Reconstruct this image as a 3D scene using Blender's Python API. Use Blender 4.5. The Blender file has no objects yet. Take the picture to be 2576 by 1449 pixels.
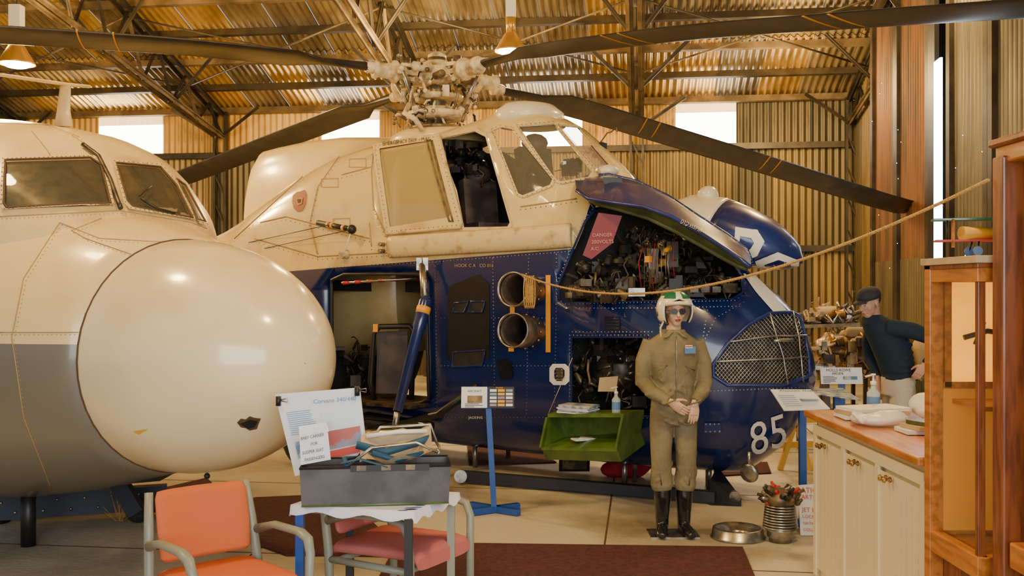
import bpy, bmesh, math, random
from mathutils import Vector, Matrix
from mathutils.bvhtree import BVHTree
from mathutils.geometry import delaunay_2d_cdt
random.seed(4)
V=Vector; Z=V((0,0,1)); X_=V((1,0,0)); Y_=V((0,1,0))
F=2500.;CX=1288.;CY=724.5;EH=1.82
O=V((0,0,EH))
def ray(px,py): return V(((px-CX)/F,1,(CY-py)/F))
def P(px,py,Y): return O+ray(px,py)*Y
def FL(px,py): return P(px,py,F*EH/(py-CY))
# ---------------- materials
MATS={}
def mat(name,col,rough=.5,metal=0,col2=None,ns=4,lo=.42,hi=.62,bump=0,bs=40,emis=0,alpha=1,coat=0,stretch=None,trans=0,detail=6,spec=.5):
    m=bpy.data.materials.new(name); m.use_nodes=True; nt=m.node_tree; N=nt.nodes; L=nt.links
    b=N['Principled BSDF']; c4=(*col,1)
    b.inputs['Base Color'].default_value=c4; b.inputs['Roughness'].default_value=rough; b.inputs['Metallic'].default_value=metal
    b.inputs['Specular IOR Level'].default_value=spec
    tc=N.new('ShaderNodeTexCoord'); src=tc.outputs['Object']
    if stretch:
        mp=N.new('ShaderNodeMapping'); mp.inputs['Scale'].default_value=stretch; L.new(src,mp.inputs[0]); src=mp.outputs[0]
    if col2 is not None:
        n=N.new('ShaderNodeTexNoise'); n.inputs['Scale'].default_value=ns; n.inputs['Detail'].default_value=detail; L.new(src,n.inputs['Vector'])
        r=N.new('ShaderNodeValToRGB'); r.color_ramp.elements[0].position=lo; r.color_ramp.elements[1].position=hi
        r.color_ramp.elements[0].color=c4; r.color_ramp.elements[1].color=(*col2,1)
        L.new(n.outputs['Fac'],r.inputs[0]); L.new(r.outputs[0],b.inputs['Base Color'])
        if emis: L.new(r.outputs[0],b.inputs['Emission Color'])
    if bump:
        n2=N.new('ShaderNodeTexNoise'); n2.inputs['Scale'].default_value=bs; n2.inputs['Detail'].default_value=4; L.new(src,n2.inputs['Vector'])
        bp=N.new('ShaderNodeBump'); bp.inputs['Strength'].default_value=bump; bp.inputs['Distance'].default_value=.02
        L.new(n2.outputs['Fac'],bp.inputs['Height']); L.new(bp.outputs[0],b.inputs['Normal'])
    if emis:
        b.inputs['Emission Strength'].default_value=emis
        if col2 is None: b.inputs['Emission Color'].default_value=c4
    if alpha<1: b.inputs['Alpha'].default_value=alpha
    if coat: b.inputs['Coat Weight'].default_value=coat; b.inputs['Coat Roughness'].default_value=.08
    if trans: b.inputs['Transmission Weight'].default_value=trans
    MATS[name]=m; return name
mat('concrete',(.60,.54,.41),.42,col2=(.22,.17,.11),ns=.75,lo=.44,hi=.68,bump=.25,bs=25,detail=12)
mat('carpet',(.13,.038,.032),.95,col2=(.085,.025,.022),ns=30,bump=.8,bs=250)
for i,(a,b) in enumerate([((.64,.41,.10),(.26,.15,.04)),((.42,.32,.17),(.17,.12,.06)),((.76,.48,.12),(.32,.19,.05)),((.34,.27,.16),(.14,.10,.05))]):
    mat('roof_tin%d'%i,a,.33,.55,col2=b,ns=1.6,lo=.38,hi=.7,stretch=(1.5,.5,1),bump=.1)
for i,(a,b) in enumerate([((.25,.18,.07),(.12,.085,.035)),((.17,.135,.07),(.09,.07,.035)),((.31,.21,.075),(.15,.10,.035)),((.12,.10,.06),(.07,.06,.035))]):
    mat('wall_tin%d'%i,a,.45,.4,col2=b,ns=1.6,lo=.35,hi=.7,stretch=(2,2,.4),bump=.1)
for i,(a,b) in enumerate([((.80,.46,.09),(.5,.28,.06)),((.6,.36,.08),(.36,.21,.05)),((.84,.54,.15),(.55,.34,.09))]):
    mat('goldlit_tin%d'%i,a,.5,.2,col2=b,ns=1.6,lo=.35,hi=.7,stretch=(2,2,.4))  # upper wall sheets: the golden lighting is put into their colour
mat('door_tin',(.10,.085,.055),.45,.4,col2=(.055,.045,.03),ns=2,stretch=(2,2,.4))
mat('door_rust',(.19,.08,.03),.6,.2,col2=(.09,.05,.025),ns=2,stretch=(2,2,.4))
mat('steel',(.085,.068,.045),.45,.5,col2=(.05,.04,.028),ns=3)
mat('steel_lt',(.25,.185,.10),.42,.4,col2=(.13,.095,.055),ns=3)
mat('daylight',(1,.95,.86),.5,emis=14)
mat('daylight_blue',(.75,.88,1),.5,emis=16)
mat('frp',(1,.66,.3),.5,emis=2.4)
mat('lampbulb',(1,.85,.6),.5,emis=40)
mat('lampshade',(.6,.36,.06),.3,.6)
mat('cream',(.78,.60,.25),.3,col2=(.46,.28,.08),ns=2.2,lo=.54,hi=.86,coat=.2,detail=9)
mat('creamrim',(.70,.54,.26),.45,col2=(.34,.22,.08),ns=9,lo=.52,hi=.78)
mat('conwhite',(.80,.60,.27),.28,col2=(.5,.29,.08),ns=1.6,lo=.53,hi=.84,coat=.25,detail=9)
mat('radome',(.86,.71,.41),.22,col2=(.70,.50,.22),ns=1.3,lo=.50,hi=.80,coat=.4)
mat('blue',(.005,.018,.10),.2,col2=(.012,.03,.14),ns=3,coat=.5)
mat('bluedoor',(.014,.032,.17),.28,col2=(.008,.02,.10),ns=3,coat=.4)
mat('white',(.82,.80,.72),.5)
mat('paper',(.76,.81,.86),.6)
mat('black',(.012,.012,.013),.45)
mat('blackgloss',(.012,.012,.014),.15,coat=.5)
mat('beamblack',(.03,.035,.05),.5,.3)
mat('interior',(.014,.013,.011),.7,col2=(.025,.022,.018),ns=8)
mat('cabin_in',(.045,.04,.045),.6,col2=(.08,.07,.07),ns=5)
mat('blade',(.018,.016,.014),.35,col2=(.045,.032,.02),ns=5,lo=.45,hi=.7)
mat('orange',(.85,.36,.02),.5)
mat('stripe',(.6,.24,.02),.5)
mat('yellow',(.75,.40,.03),.5)
mat('hub',(.74,.60,.34),.4,col2=(.22,.15,.07),ns=9,lo=.47,hi=.70,bump=.3)
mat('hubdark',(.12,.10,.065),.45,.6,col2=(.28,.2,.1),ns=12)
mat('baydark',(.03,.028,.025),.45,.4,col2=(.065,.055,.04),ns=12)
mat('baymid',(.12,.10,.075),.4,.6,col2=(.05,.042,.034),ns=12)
mat('metal',(.47,.45,.40),.3,.9,col2=(.25,.24,.22),ns=12)
mat('brass',(.5,.3,.1),.35,.8,col2=(.2,.12,.05),ns=9)
mat('exh_in',(.22,.15,.10),.35,.7,col2=(.05,.04,.035),ns=10)
mat('exh',(.14,.125,.11),.28,.7,col2=(.30,.2,.13),ns=6)
mat('red',(.5,.02,.02),.5); mat('redpanel',(.20,.008,.014),.5); mat('redcloth',(.4,.01,.025),.8,bump=.5,bs=20)
mat('olive',(.09,.11,.04),.4,col2=(.05,.065,.025),ns=6)
mat('green',(.10,.18,.025),.4,col2=(.06,.11,.018),ns=6,coat=.2)
mat('suit',(.24,.20,.105),.85,col2=(.17,.14,.07),ns=5,bump=.6,bs=14)
mat('skin',(.62,.36,.25),.45); mat('mskin',(.68,.42,.27),.4)
mat('lips',(.4,.06,.06),.4)
mat('navy',(.012,.028,.05),.9,bump=.3,bs=30)
mat('beige',(.6,.52,.42),.8,bump=.3,bs=12)
mat('cap',(.04,.042,.05),.8); mat('hair',(.06,.04,.03),.7)
mat('helm',(.78,.70,.50),.3,coat=.4); mat('helmgreen',(.005,.14,.07),.3,coat=.3)
mat('boot',(.01,.01,.012),.2,coat=.4,bump=.3,bs=15)
mat('chairframe',(.25,.26,.20),.4); mat('orangecloth',(.60,.13,.035),.75,bump=.2,bs=200)
mat('pinkcloth',(.50,.14,.125),.8,bump=.2,bs=200)
mat('standblue',(.012,.075,.34),.35,coat=.2)
mat('boxgrey',(.10,.095,.10),.4,.3,col2=(.065,.06,.06),ns=6)
mat('cloth',(.74,.74,.82),.8,bump=.2,bs=8); mat('printblue',(.05,.12,.4),.7)
mat('canvas',(.5,.38,.22),.85,bump=.3,bs=20); mat('strap',(.012,.08,.15),.6)
mat('counter',(.80,.70,.45),.4); mat('wood',(.55,.20,.035),.35,col2=(.36,.12,.02),ns=4,stretch=(8,1,8),coat=.3)
mat('wood2',(.27,.075,.018),.35,col2=(.14,.038,.01),ns=5,stretch=(8,8,1),coat=.3)
mat('amber_glow',(.9,.36,.015),.6,emis=1.8,col2=(.55,.2,.012),ns=3,lo=.35,hi=.8)  # picture glows by emission, orange case lighting put into its colour
mat('plastic',(.9,.9,.9),.3,alpha=.75); mat('gel',(.75,.85,.88),.1,alpha=.5)
mat('rope',(.60,.36,.10),.9,bump=1,bs=80)
mat('tyre',(.02,.02,.02),.8); mat('pic1',(.1,.2,.35),.5,col2=(.6,.6,.55),ns=14); mat('pic2',(.45,.1,.08),.5,col2=(.15,.4,.6),ns=9)
mat('textdark',(.03,.03,.04),.6); mat('textblue',(.12,.25,.5),.6); mat('textred',(.65,.08,.06),.6); mat('textpink',(.75,.28,.2),.6); mat('markred',(.30,.06,.02),.6)
mat('dirt',(.10,.05,.02),.8); mat('seam',(.40,.26,.10),.7); mat('orangeboard_glow',(.7,.26,.02),.6,emis=.25); mat('seat',(.06,.045,.04),.5,col2=(.14,.10,.08),ns=6)  # orange backing board given a faint glow, as if lit
def glassmat(name,a,col=(.5,.55,.55)):
    mat(name,col,.05,alpha=a,coat=.5)
glassmat('glass',.16,(.75,.66,.45)); glassmat('glasspink',.5,(.75,.56,.38)); glassmat('glassdark',.5,(.10,.10,.07)); glassmat('glassdoor',.6,(.7,.54,.2)); glassmat('glasscase',.05,(.7,.5,.25))
# ---------------- geometry accumulator
def root(name):
    e=bpy.data.objects.new(name,None); bpy.context.scene.collection.objects.link(e); e.empty_display_size=.1; return e
class G:
    def __init__(s): s.v=[];s.f=[];s.m=[];s.s=[];s.mats=[]
    def add(s,vs,fs,m,sm=False):
        if m not in s.mats: s.mats.append(m)
        k=len(s.v); mi=s.mats.index(m)
        s.v+= [V(x) for x in vs]
        for f in fs: s.f.append([k+i for i in f]); s.m.append(mi); s.s.append(sm)
    def box(s,c,size,m,R=None):
        c=V(c);hx,hy,hz=[q/2 for q in size]
        vs=[V((x,y,z)) for x in(-hx,hx) for y in(-hy,hy) for z in(-hz,hz)]
        if R is not None: vs=[R@q for q in vs]
        s.add([c+q for q in vs],[(0,1,3,2),(4,6,7,5),(0,4,5,1),(2,3,7,6),(0,2,6,4),(1,5,7,3)],m)
    def beam(s,p,q,w,h,m,up=Z):
        p=V(p);q=V(q);d=(q-p);l=d.length
        if l<1e-6: return
        d/=l; r=d.cross(up)
        if r.length<1e-3: r=d.cross(X_)
        r.normalize(); u=r.cross(d)
        vs=[a+r*(w/2*i)+u*(h/2*j) for a in(p,q) for i in(-1,1) for j in(-1,1)]
        s.add(vs,[(0,1,3,2),(4,6,7,5),(0,4,5,1),(2,3,7,6),(0,2,6,4),(1,5,7,3)],m)
    def angle(s,p,q,w,m):
        s.beam(p,q,w,.012,m); s.beam(V(p),V(q),.012,w,m)
    def rings(s,R,m,cap=True,sm=True,closed=False):
        n=len(R[0]); vs=[q for r in R for q in r]; fs=[]
        K=len(R)
        for i in range(K if closed else K-1):
            j=(i+1)%K
            for a in range(n):
                b=(a+1)%n; fs.append((i*n+a,i*n+b,j*n+b,j*n+a))
        s.add(vs,fs,m,sm)
        if cap and not closed:
            k=len(s.v)-len(vs); mi=s.mats.index(m)
            s.f.append([k+a for a in range(n)][::-1]); s.m.append(mi); s.s.append(False)
            s.f.append([k+(K-1)*n+a for a in range(n)]); s.m.append(mi); s.s.append(False)
    def cyl(s,p,q,r1,r2,m,n=16,cap=True):
        s.tube([p,q],[r1,r2],m,n,cap=cap)
    def tube(s,pts,r,m,n=8,closed=False,cap=True,flat=1,side=None):
        pts=[V(p) for p in pts]; K=len(pts)
        if K<2: return
        if not hasattr(r,'__len__'): r=[r]*K
        R=[];pu=None
        for i in range(K):
            if closed: d=pts[(i+1)%K]-pts[i-1]
            else: d=pts[min(i+1,K-1)]-pts[max(i-1,0)]
            if d.length<1e-7: d=V((0,0,1))
            d.normalize()
            if side is not None: a=V(side)-d*d.dot(V(side))
            elif pu is None:
                a=d.cross(Z)
                if a.length<.05: a=d.cross(X_)
            else: a=pu-d*pu.dot(d)
            a.normalize(); pu=a; b=d.cross(a)
            ri=r[i]; ra,rb=(ri if hasattr(ri,'__len__') else (ri,ri*flat))
            R.append([pts[i]+a*(ra*math.cos(t))+b*(rb*math.sin(t)) for t in [2*math.pi*k/n for k in range(n)]])
        s.rings(R,m,cap,True,closed)
    def lathe(s,base,axis,prof,m,n=20,cap=True):
        base=V(base);axis=V(axis).normalized()
        a=axis.cross(Z)
        if a.length<.05: a=axis.cross(X_)
        a.normalize(); b=axis.cross(a)
        R=[[base+axis*d+a*(r*math.cos(2*math.pi*k/n))+b*(r*math.sin(2*math.pi*k/n)) for k in range(n)] for d,r in prof]
        s.rings(R,m,cap)
    def sph(s,c,r,m,n=16,R=None):
        c=V(c); 
        if not hasattr(r,'__len__'): r=(r,r,r)
        rg=[]
        h=n//2
        for i in range(h+1):
            ph=-math.pi/2+math.pi*(i if 0<i<h else (i+.02 if i==0 else i-.02))/h
            ring=[V((r[0]*math.cos(ph)*math.cos(t),r[1]*math.cos(ph)*math.sin(t),r[2]*math.sin(ph))) for t in [2*math.pi*k/n for k in range(n)]]
            if R is not None: ring=[R@q for q in ring]
            rg.append([c+q for q in ring])
        s.rings(rg,m)
    def poly(s,pts,m): s.add(pts,[tuple(range(len(pts)))],m)
    def prism(s,pts,d,m,m2=None):
        pts=[V(p) for p in pts]; d=V(d); n=len(pts)
        s.add(pts+[p+d for p in pts],[tuple(range(n))[::-1],tuple(range(n,2*n))]+[(i,(i+1)%n,(i+1)%n+n,i+n) for i in range(n)],m)
    def mesh(s,name):
        me=bpy.data.meshes.new(name); me.from_pydata([tuple(q) for q in s.v],[],s.f)
        for m in s.mats: me.materials.append(MATS[m])
        me.polygons.foreach_set('material_index',s.m); me.polygons.foreach_set('use_smooth',s.s)
        me.update(); return me
    def build(s,name,parent=None,bevel=0,remesh=0,smooth=0,fix=False):
        me=s.mesh(name)
        if fix:
            bm=bmesh.new(); bm.from_mesh(me); bmesh.ops.recalc_face_normals(bm,faces=bm.faces); bm.to_mesh(me); bm.free()
        o=bpy.data.objects.new(name,me); bpy.context.scene.collection.objects.link(o)
        if parent: o.parent=parent
        if remesh:
            md=o.modifiers.new('r','REMESH'); md.mode='VOXEL'; md.voxel_size=remesh; md.use_smooth_shade=True
            if smooth: md=o.modifiers.new('s','SMOOTH'); md.iterations=smooth; md.factor=.6
        if bevel:
            md=o.modifiers.new('b','BEVEL'); md.width=bevel; md.segments=2; md.limit_method='ANGLE'
        return o
    def bvh(s): return BVHTree.FromPolygons(s.v,s.f)
def hit(bv,px,py,off=0):
    d=ray(px,py).normalized(); r=bv.ray_cast(O,d)
    if r[0] is None: return None
    n=r[1]
    if n.dot(d)>0: n=-n
    return r[0]+n*off
def dens(poly,step,closed=True):
    out=[];n=len(poly)
    for i in range(n if closed else n-1):
        a=poly[i];b=poly[(i+1)%n];k=max(1,int(math.hypot(b[0]-a[0],b[1]-a[1])/step))
        for j in range(k): out.append((a[0]+(b[0]-a[0])*j/k,a[1]+(b[1]-a[1])*j/k))
    if not closed: out.append(poly[-1])
    return out
def inside(p,poly):
    c=False;n=len(poly);x,y=p
    for i in range(n):
        x1,y1=poly[i];x2,y2=poly[i-1]
        if (y1>y)!=(y2>y) and x<(x2-x1)*(y-y1)/(y2-y1)+x1: c=not c
    return c
def patch(g,bv,poly,m,off=.01,step=14):
    b=dens(poly,step); nb=len(b); pts=[V(p) for p in b]
    x0=min(p[0] for p in b);x1=max(p[0] for p in b);y0=min(p[1] for p in b);y1=max(p[1] for p in b)
    y=y0+step*.5
    while y<y1:
        x=x0+step*.5
        while x<x1:
            if inside((x,y),poly): pts.append(V((x,y)))
            x+=step
        y+=step
    r=delaunay_2d_cdt(pts,[],[list(range(nb))],1,1e-3)
    vs=[hit(bv,q[0],q[1],off) for q in r[0]]
    fs=[f for f in r[2] if all(vs[i] is not None for i in f)]
    vs=[q if q is not None else V((0,0,0)) for q in vs]
    used=sorted({i for f in fs for i in f}); mp={i:k for k,i in enumerate(used)}
    g.add([vs[i] for i in used],[tuple(mp[i] for i in f) for f in fs],m,True)
def pline(bv,pts,off=.01,step=12,closed=False):
    return [q for q in (hit(bv,x,y,off) for x,y in dens(pts,step,closed)) if q is not None]
def pframe(g,bv,outer,inner,m,off=.02,step=15):
    n=len(outer)
    for i in range(n):
        o1,o2,i1,i2=outer[i],outer[(i+1)%n],inner[i],inner[(i+1)%n]
        k=max(1,int(math.hypot(o2[0]-o1[0],o2[1]-o1[1])/step)); vs=[]
        for j in range(k+1):
            t=j/k
            for a,b in((o1,o2),(i1,i2)): vs.append(hit(bv,a[0]+(b[0]-a[0])*t,a[1]+(b[1]-a[1])*t,off))
        for j in range(k):
            q=[vs[2*j],vs[2*j+1],vs[2*j+3],vs[2*j+2]]
            if all(x is not None for x in q): g.add(q,[(0,1,2,3)],m,True)
def rivets(g,bv,pts,m,step=14,r=.008,off=.003,closed=False):
    for x,y in dens(pts,step,closed):
        h=hit(bv,x,y,0)
        if h is None: continue
        h2=hit(bv,x,y,1.); n=(h2-h).normalized()
        a=n.cross(Z).normalized(); b=n.cross(a)
        g.add([h+n*off+a*r*math.cos(k*1.047)+b*r*math.sin(k*1.047) for k in range(6)]+[h+n*(off+r*.6)],[(k,(k+1)%6,6) for k in range(6)],m,True)
def textmesh(body,size,align='LEFT',extr=0):
    c=bpy.data.curves.new('t','FONT'); c.body=body; c.size=size; c.align_x=align; c.resolution_u=3; c.extrude=extr
    o=bpy.data.objects.new('t',c); bpy.context.scene.collection.objects.link(o)
    bpy.context.view_layer.update()
    dg=bpy.context.evaluated_depsgraph_get(); me=bpy.data.meshes.new_from_object(o.evaluated_get(dg))
    vs=[v.co.copy() for v in me.vertices]; fs=[tuple(p.vertices) for p in me.polygons]
    bpy.data.objects.remove(o); bpy.data.curves.remove(c); bpy.data.meshes.remove(me)
    return vs,fs
def text(g,body,pos,right,up,size,m,align='LEFT',sx=1):
    vs,fs=textmesh(body,size,align); right=V(right).normalized();up=V(up).normalized(); n=right.cross(up)
    g.add([V(pos)+right*q.x*sx+up*q.y+n*.002 for q in vs],fs,m)
def textproj(g,bv,body,px,py,size,m,rot=0,off=.012,sx=1,shear=0):
    vs,fs=textmesh(body,size); c,s=math.cos(rot),math.sin(rot)
    out=[]
    for q in vs:
        x,y=q.x*sx+shear*q.y,q.y; out.append(hit(bv,px+x*c-y*s*1,py-(x*s+y*c),off))
    fs=[f for f in fs if all(out[i] is not None for i in f)]
    g.add([q if q is not None else V((0,0,0)) for q in out],fs,m)
def interp(tab,x):
    if x<=tab[0][0]: return tab[0][1]
    for (a,b),(c,d) in zip(tab,tab[1:]):
        if x<=c:
            u=(x-a)/(c-a); return b+(d-b)*u
    return tab[-1][1]
# =============== HANGAR
KC=V((6.72,19.56,0)); BL=V((-.9917,.129,0)); IN=V((-.129,-.9917,0)); EV=5.64; SL=.30
def BW(a,z,off=0): return KC+BL*a+IN*off+Z*z
def BWp(px,py,off=0):
    r=ray(px,py); base=KC+IN*off-O; n=IN
    s=V((base.x,base.y,0)).dot(n)/V((r.x,r.y,0)).dot(n); w=O+r*s
    return (w-KC).dot(BL),w.z
def corr(g,o,u,v,ul,vl,n,pitch,amp,m,ph=0):
    o=V(o);k=max(2,int(ul/pitch*6)); vs=[]
    for i in range(k+1):
        uu=ul*i/k; q=o+u*uu+n*(amp*math.sin(2*math.pi*(uu+ph)/pitch)); vs+=[q,q+v*vl]
    g.add(vs,[(2*i,2*i+1,2*i+3,2*i+2) for i in range(k)],m,True)
g=G(); g.box((-4,8,-.05),(40,34,.1),'concrete')
for k in range(-4,6):
    p=V((k*2.4,2,.0012)); q=p+V((.129,.9917,0))*17; g.beam(p,q,.014,.001,'dirt')
for k in range(0,7):
    p=V((-9,4.2+k*2.4+1.17,.0012)); q=p+V((.9917,-.129,0))*15; g.beam(p,q,.014,.001,'dirt')
g.build('floor')
wins=[]
for x0,x1 in((250,410),(810,955),(1310,1465),(1700,1852)):
    a1=BWp(x0,300)[0];a0=BWp(x1,300)[0]; wins.append((a0,a1))
WZ0,WZ1=4.68,5.56
LW=23
g=G(); a=0
while a<LW:
    w=.78
    corr(g,BW(a,2.55,0),BL,Z,w,WZ0-2.55,IN,.13,.02,'wall_tin%d'%random.randrange(4))
    corr(g,BW(a,-.0,-.03),BL,Z,w,2.6,IN,.13,.02,'wall_tin%d'%random.randrange(4))
    a+=w
segs=[];prev=0
for a0,a1 in sorted(wins): segs.append((prev,a0)); prev=a1
segs.append((prev,LW))
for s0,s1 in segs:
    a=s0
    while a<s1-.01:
        w=min(.8,s1-a); corr(g,BW(a,WZ0-.02,0),BL,Z,w,1.0,IN,.13,.02,'goldlit_tin%d'%random.randrange(3) if a>1.6 else 'wall_tin%d'%random.randrange(4)); a+=w
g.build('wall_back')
for i,(a0,a1) in enumerate(sorted(wins)):
    g=G(); w=a1-a0
    corr(g,BW(a0,WZ0,0),BL,Z,w,WZ1-WZ0-.22,IN,.13,.01,'daylight'); corr(g,BW(a0,WZ1-.22,0.01),BL,Z,w,.26,IN,.13,.01,'frp')
    g.beam(BW(a0,WZ0,.04),BW(a1,WZ0,.04),.05,.05,'steel_lt')
    g.build('window_%d'%(i+1))
# right wall
g=G(); s=0
while s<14:
    w=.8
    corr(g,KC+IN*s,IN,Z,w,5.5+.3*s,BL,.13,.02,'wall_tin%d'%random.randrange(4) if s<2.8 else 'door_tin'); s+=w
g.build('wall_right')
rt=root('door_1'); g=G()
def RW(s,z,off): return KC+IN*s+BL*off+Z*z
for (s0,s1,m,off,zt) in((3.0,4.5,'door_rust',.25,6.2),(4.6,6.25,'door_rust',.25,6.4),(7.35,8.7,'door_tin',.3,7.2),(8.85,11,'door_tin',.3,7.3)):
    z0=0
    if m=='door_rust': corr(g,RW(s0,0,off+.01),IN,Z,s1-s0,2.25,BL,.13,.018,'wall_tin1'); z0=2.2
    corr(g,RW(s0,z0,off),IN,Z,s1-s0,zt-z0,BL,.13,.018,m)
    for s_ in(s0,s1): g.beam(RW(s_,0,off+.03),RW(s_,zt,off+.03),.1,.1,'steel')
g.beam(RW(6.55,0,.32),RW(6.55,7.0,.32),.3,.06,'black',up=BL); g.beam(RW(7.2,0,.30),RW(7.2,7.0,.30),.2,.04,'black',up=BL)
g.beam(RW(6.9,1.9,.36),RW(6.9,4.75,.36),.28,.03,'daylight_blue',up=BL)
g.beam(RW(2.6,6.3,.3),RW(10,7.4,.3),.1,.15,'steel')
for k in range(22):
    g.sph(RW(random.choice([random.uniform(3,6),random.uniform(7.5,9)]),random.uniform(2,6),.335),.005,'daylight_blue',6)
g.build('door_panels',rt)
# roof
g=G(); sd=(IN+Z*SL).normalized(); sn=sd.cross(BL).normalized()
if sn.z<0: sn=-sn
a=-.5
while a<LW:
    w=.8; s=-.3
    for k in range(6):
        l=2.4
        corr(g,BW(a,EV,0)+sd*s+Z*(.02*k),BL,sd,w,l+.15,sn,.13,.028,'roof_tin%d'%random.randrange(4)); s+=l
    a+=w
ridge=BW(0,EV,0)+sd*14.1
sd2=(IN-Z*SL).normalized()
g.add([ridge-BL*.5,ridge+BL*LW,ridge+BL*LW+sd2*14,ridge-BL*.5+sd2*14],[(0,1,2,3)],'roof_tin1')
g.build('ceiling')
rt=root('roof_truss'); g=G()
for k in range(12):
    p=BW(-.3,EV-.09,0)+sd*(.1+k*1.02); g.beam(p,p+BL*LW,.07,.13,'steel' if k%2 else 'steel_lt',up=sn)
for z,off in((WZ0-.04,.09),(2.6,.09),(1.2,.09)):
    g.beam(BW(0,z,off),BW(LW,z,off),.09,.12,'steel')
feet=[BWp(px,300)[0] for px in(60,565,1090,1602,2140)]
g.build('purlins',rt)
for fi,a in enumerate(feet):
    g=G()
    def T(s,z,o=0): return BW(a+o,z,.2+s)
    for o in(-.12,.12):
        g.beam(T(0,0,o),T(0,EV-.1,o),.05,.14,'steel',up=IN)
    for z in range(9): g.beam(T(0,z*.6+.1,-.12),T(0,z*.6+.6,.12),.03,.03,'steel')
    top=lambda s:EV-.18+SL*s
    bot=lambda s:5.0+.165*s
    for o in(-.09,.09):
        g.angle(T(0,top(0),o),T(13.8,top(13.8),o),.11,'steel')
        g.angle(T(0,bot(0),o),T(13.8,bot(13.8),o),.11,'steel_lt')
    s=0;n=0
    while s<12:
        g.angle(T(s,bot(s)),T(s+.55,top(s+.55)),.065,'steel_lt' if n%2 else 'steel')
        g.angle(T(s+.55,top(s+.55)),T(s+1.1,bot(s+1.1)),.065,'steel')
        s+=1.1;n+=1
    for s,zz in((.1,5.0),(2.2,bot(2.2)),(4.5,bot(4.5))):
        for sg in(-1,1):
            g.angle(T(s,zz,.05*sg),T(s+.2,top(s+.2)+.02,sg*.95),.07,'steel')
    g.build('truss_%d'%(fi+1),rt)
g=G()
for a0,a1 in zip(feet,feet[1:]):
    for s in(1.5,5.5):
        p=BW(a0,EV-.3+SL*s,.2+s);q=BW(a1,EV-.3+SL*(s+2.4),.2+s+2.4); g.tube([p,q],.018,'steel_lt',6)
        p=BW(a1,EV-.3+SL*s,.2+s);q=BW(a0,EV-.3+SL*(s+2.4),.2+s+2.4); g.tube([p,q],.018,'steel',6)
g.build('wind_braces',rt)
def hlamp(px,py,Y):
    c=P(px,py,Y); g=G()
    g.lathe(c,Z,[(.26,.05),(.24,.09),(.12,.16),(.02,.215),(0,.22),(.01,.2),(.1,.14),(.2,.06)],'lampshade',28,cap=False)
    g.cyl(c+Z*.24,c+Z*.48,.06,.07,'lampshade'); g.box(c+Z*.6,(.14,.14,.28),'white')
    g.tube([c+Z*.7,c+Z*2.2],.008,'black',6)
    g.sph(c+Z*.01,(.175,.175,.06),'lampbulb',16)
    g.build('pendant_lamp')
    l=bpy.data.lights.new('lamp_light','POINT'); l.energy=620; l.color=(1,.64,.22); l.shadow_soft_size=.2
    o=bpy.data.objects.new('lamp_light',l); o.location=c-Z*.2; bpy.context.scene.collection.objects.link(o)
hlamp(1285,130,13.5); hlamp(42,162,12.5)
for (x,y,z,e) in((-4,6,6,700),(1.5,3.5,6,720),(4.5,12,5.9,480),(-7,13.5,5.6,600),(-1.5,15.5,5.6,620),(4.6,17,5.3,330)):  # extra warm lights without fixtures, added to brighten roof and interior
    l=bpy.data.lights.new('added_warm_light','POINT'); l.energy=e; l.color=(1,.66,.25); l.shadow_soft_size=.3
    o=bpy.data.objects.new('added_warm_light',l); o.location=(x,y,z); bpy.context.scene.collection.objects.link(o)
def area(name,loc,tgt,sx,sy,e,col):
    l=bpy.data.lights.new(name,'AREA'); l.shape='RECTANGLE'; l.size=sx;l.size_y=sy; l.energy=e;l.color=col
    o=bpy.data.objects.new(name,l); o.location=loc; o.rotation_euler=(V(tgt)-V(loc)).to_track_quat('-Z','Y').to_euler(); bpy.context.scene.collection.objects.link(o)
area('hangar_door_daylight',(1.5,-3.5,2.8),(2,10,.5),8,3.5,650,(.93,.96,1))
area('side_door_daylight',(5.6,9.2,2.2),(-1,8.5,0.3),2.0,3,200,(.75,.87,1))
w=bpy.data.worlds.new('W'); bpy.context.scene.world=w; w.use_nodes=True
w.node_tree.nodes['Background'].inputs[0].default_value=(.93,.93,.93,1); w.node_tree.nodes['Background'].inputs[1].default_value=.55
# =============== CARPETS
def carpet(pts):
    g=G(); g.prism([FL(*p)+Z*.003 for p in pts],Z*.012,'carpet'); g.build('carpet',fix=True)
carpet([(1000,1368),(1868,1380),(1910,1480),(940,1480)])
carpet([(640,1255),(860,1245),(1010,1385),(1000,1400),(720,1400),(540,1335)])
carpet([(330,1250),(520,1205),(560,1245),(380,1290)])
carpet([(1175,1120),(1290,1105),(1400,1165),(1180,1172)])
carpet([(1790,1170),(1930,1165),(1940,1192),(1800,1200)])
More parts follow.
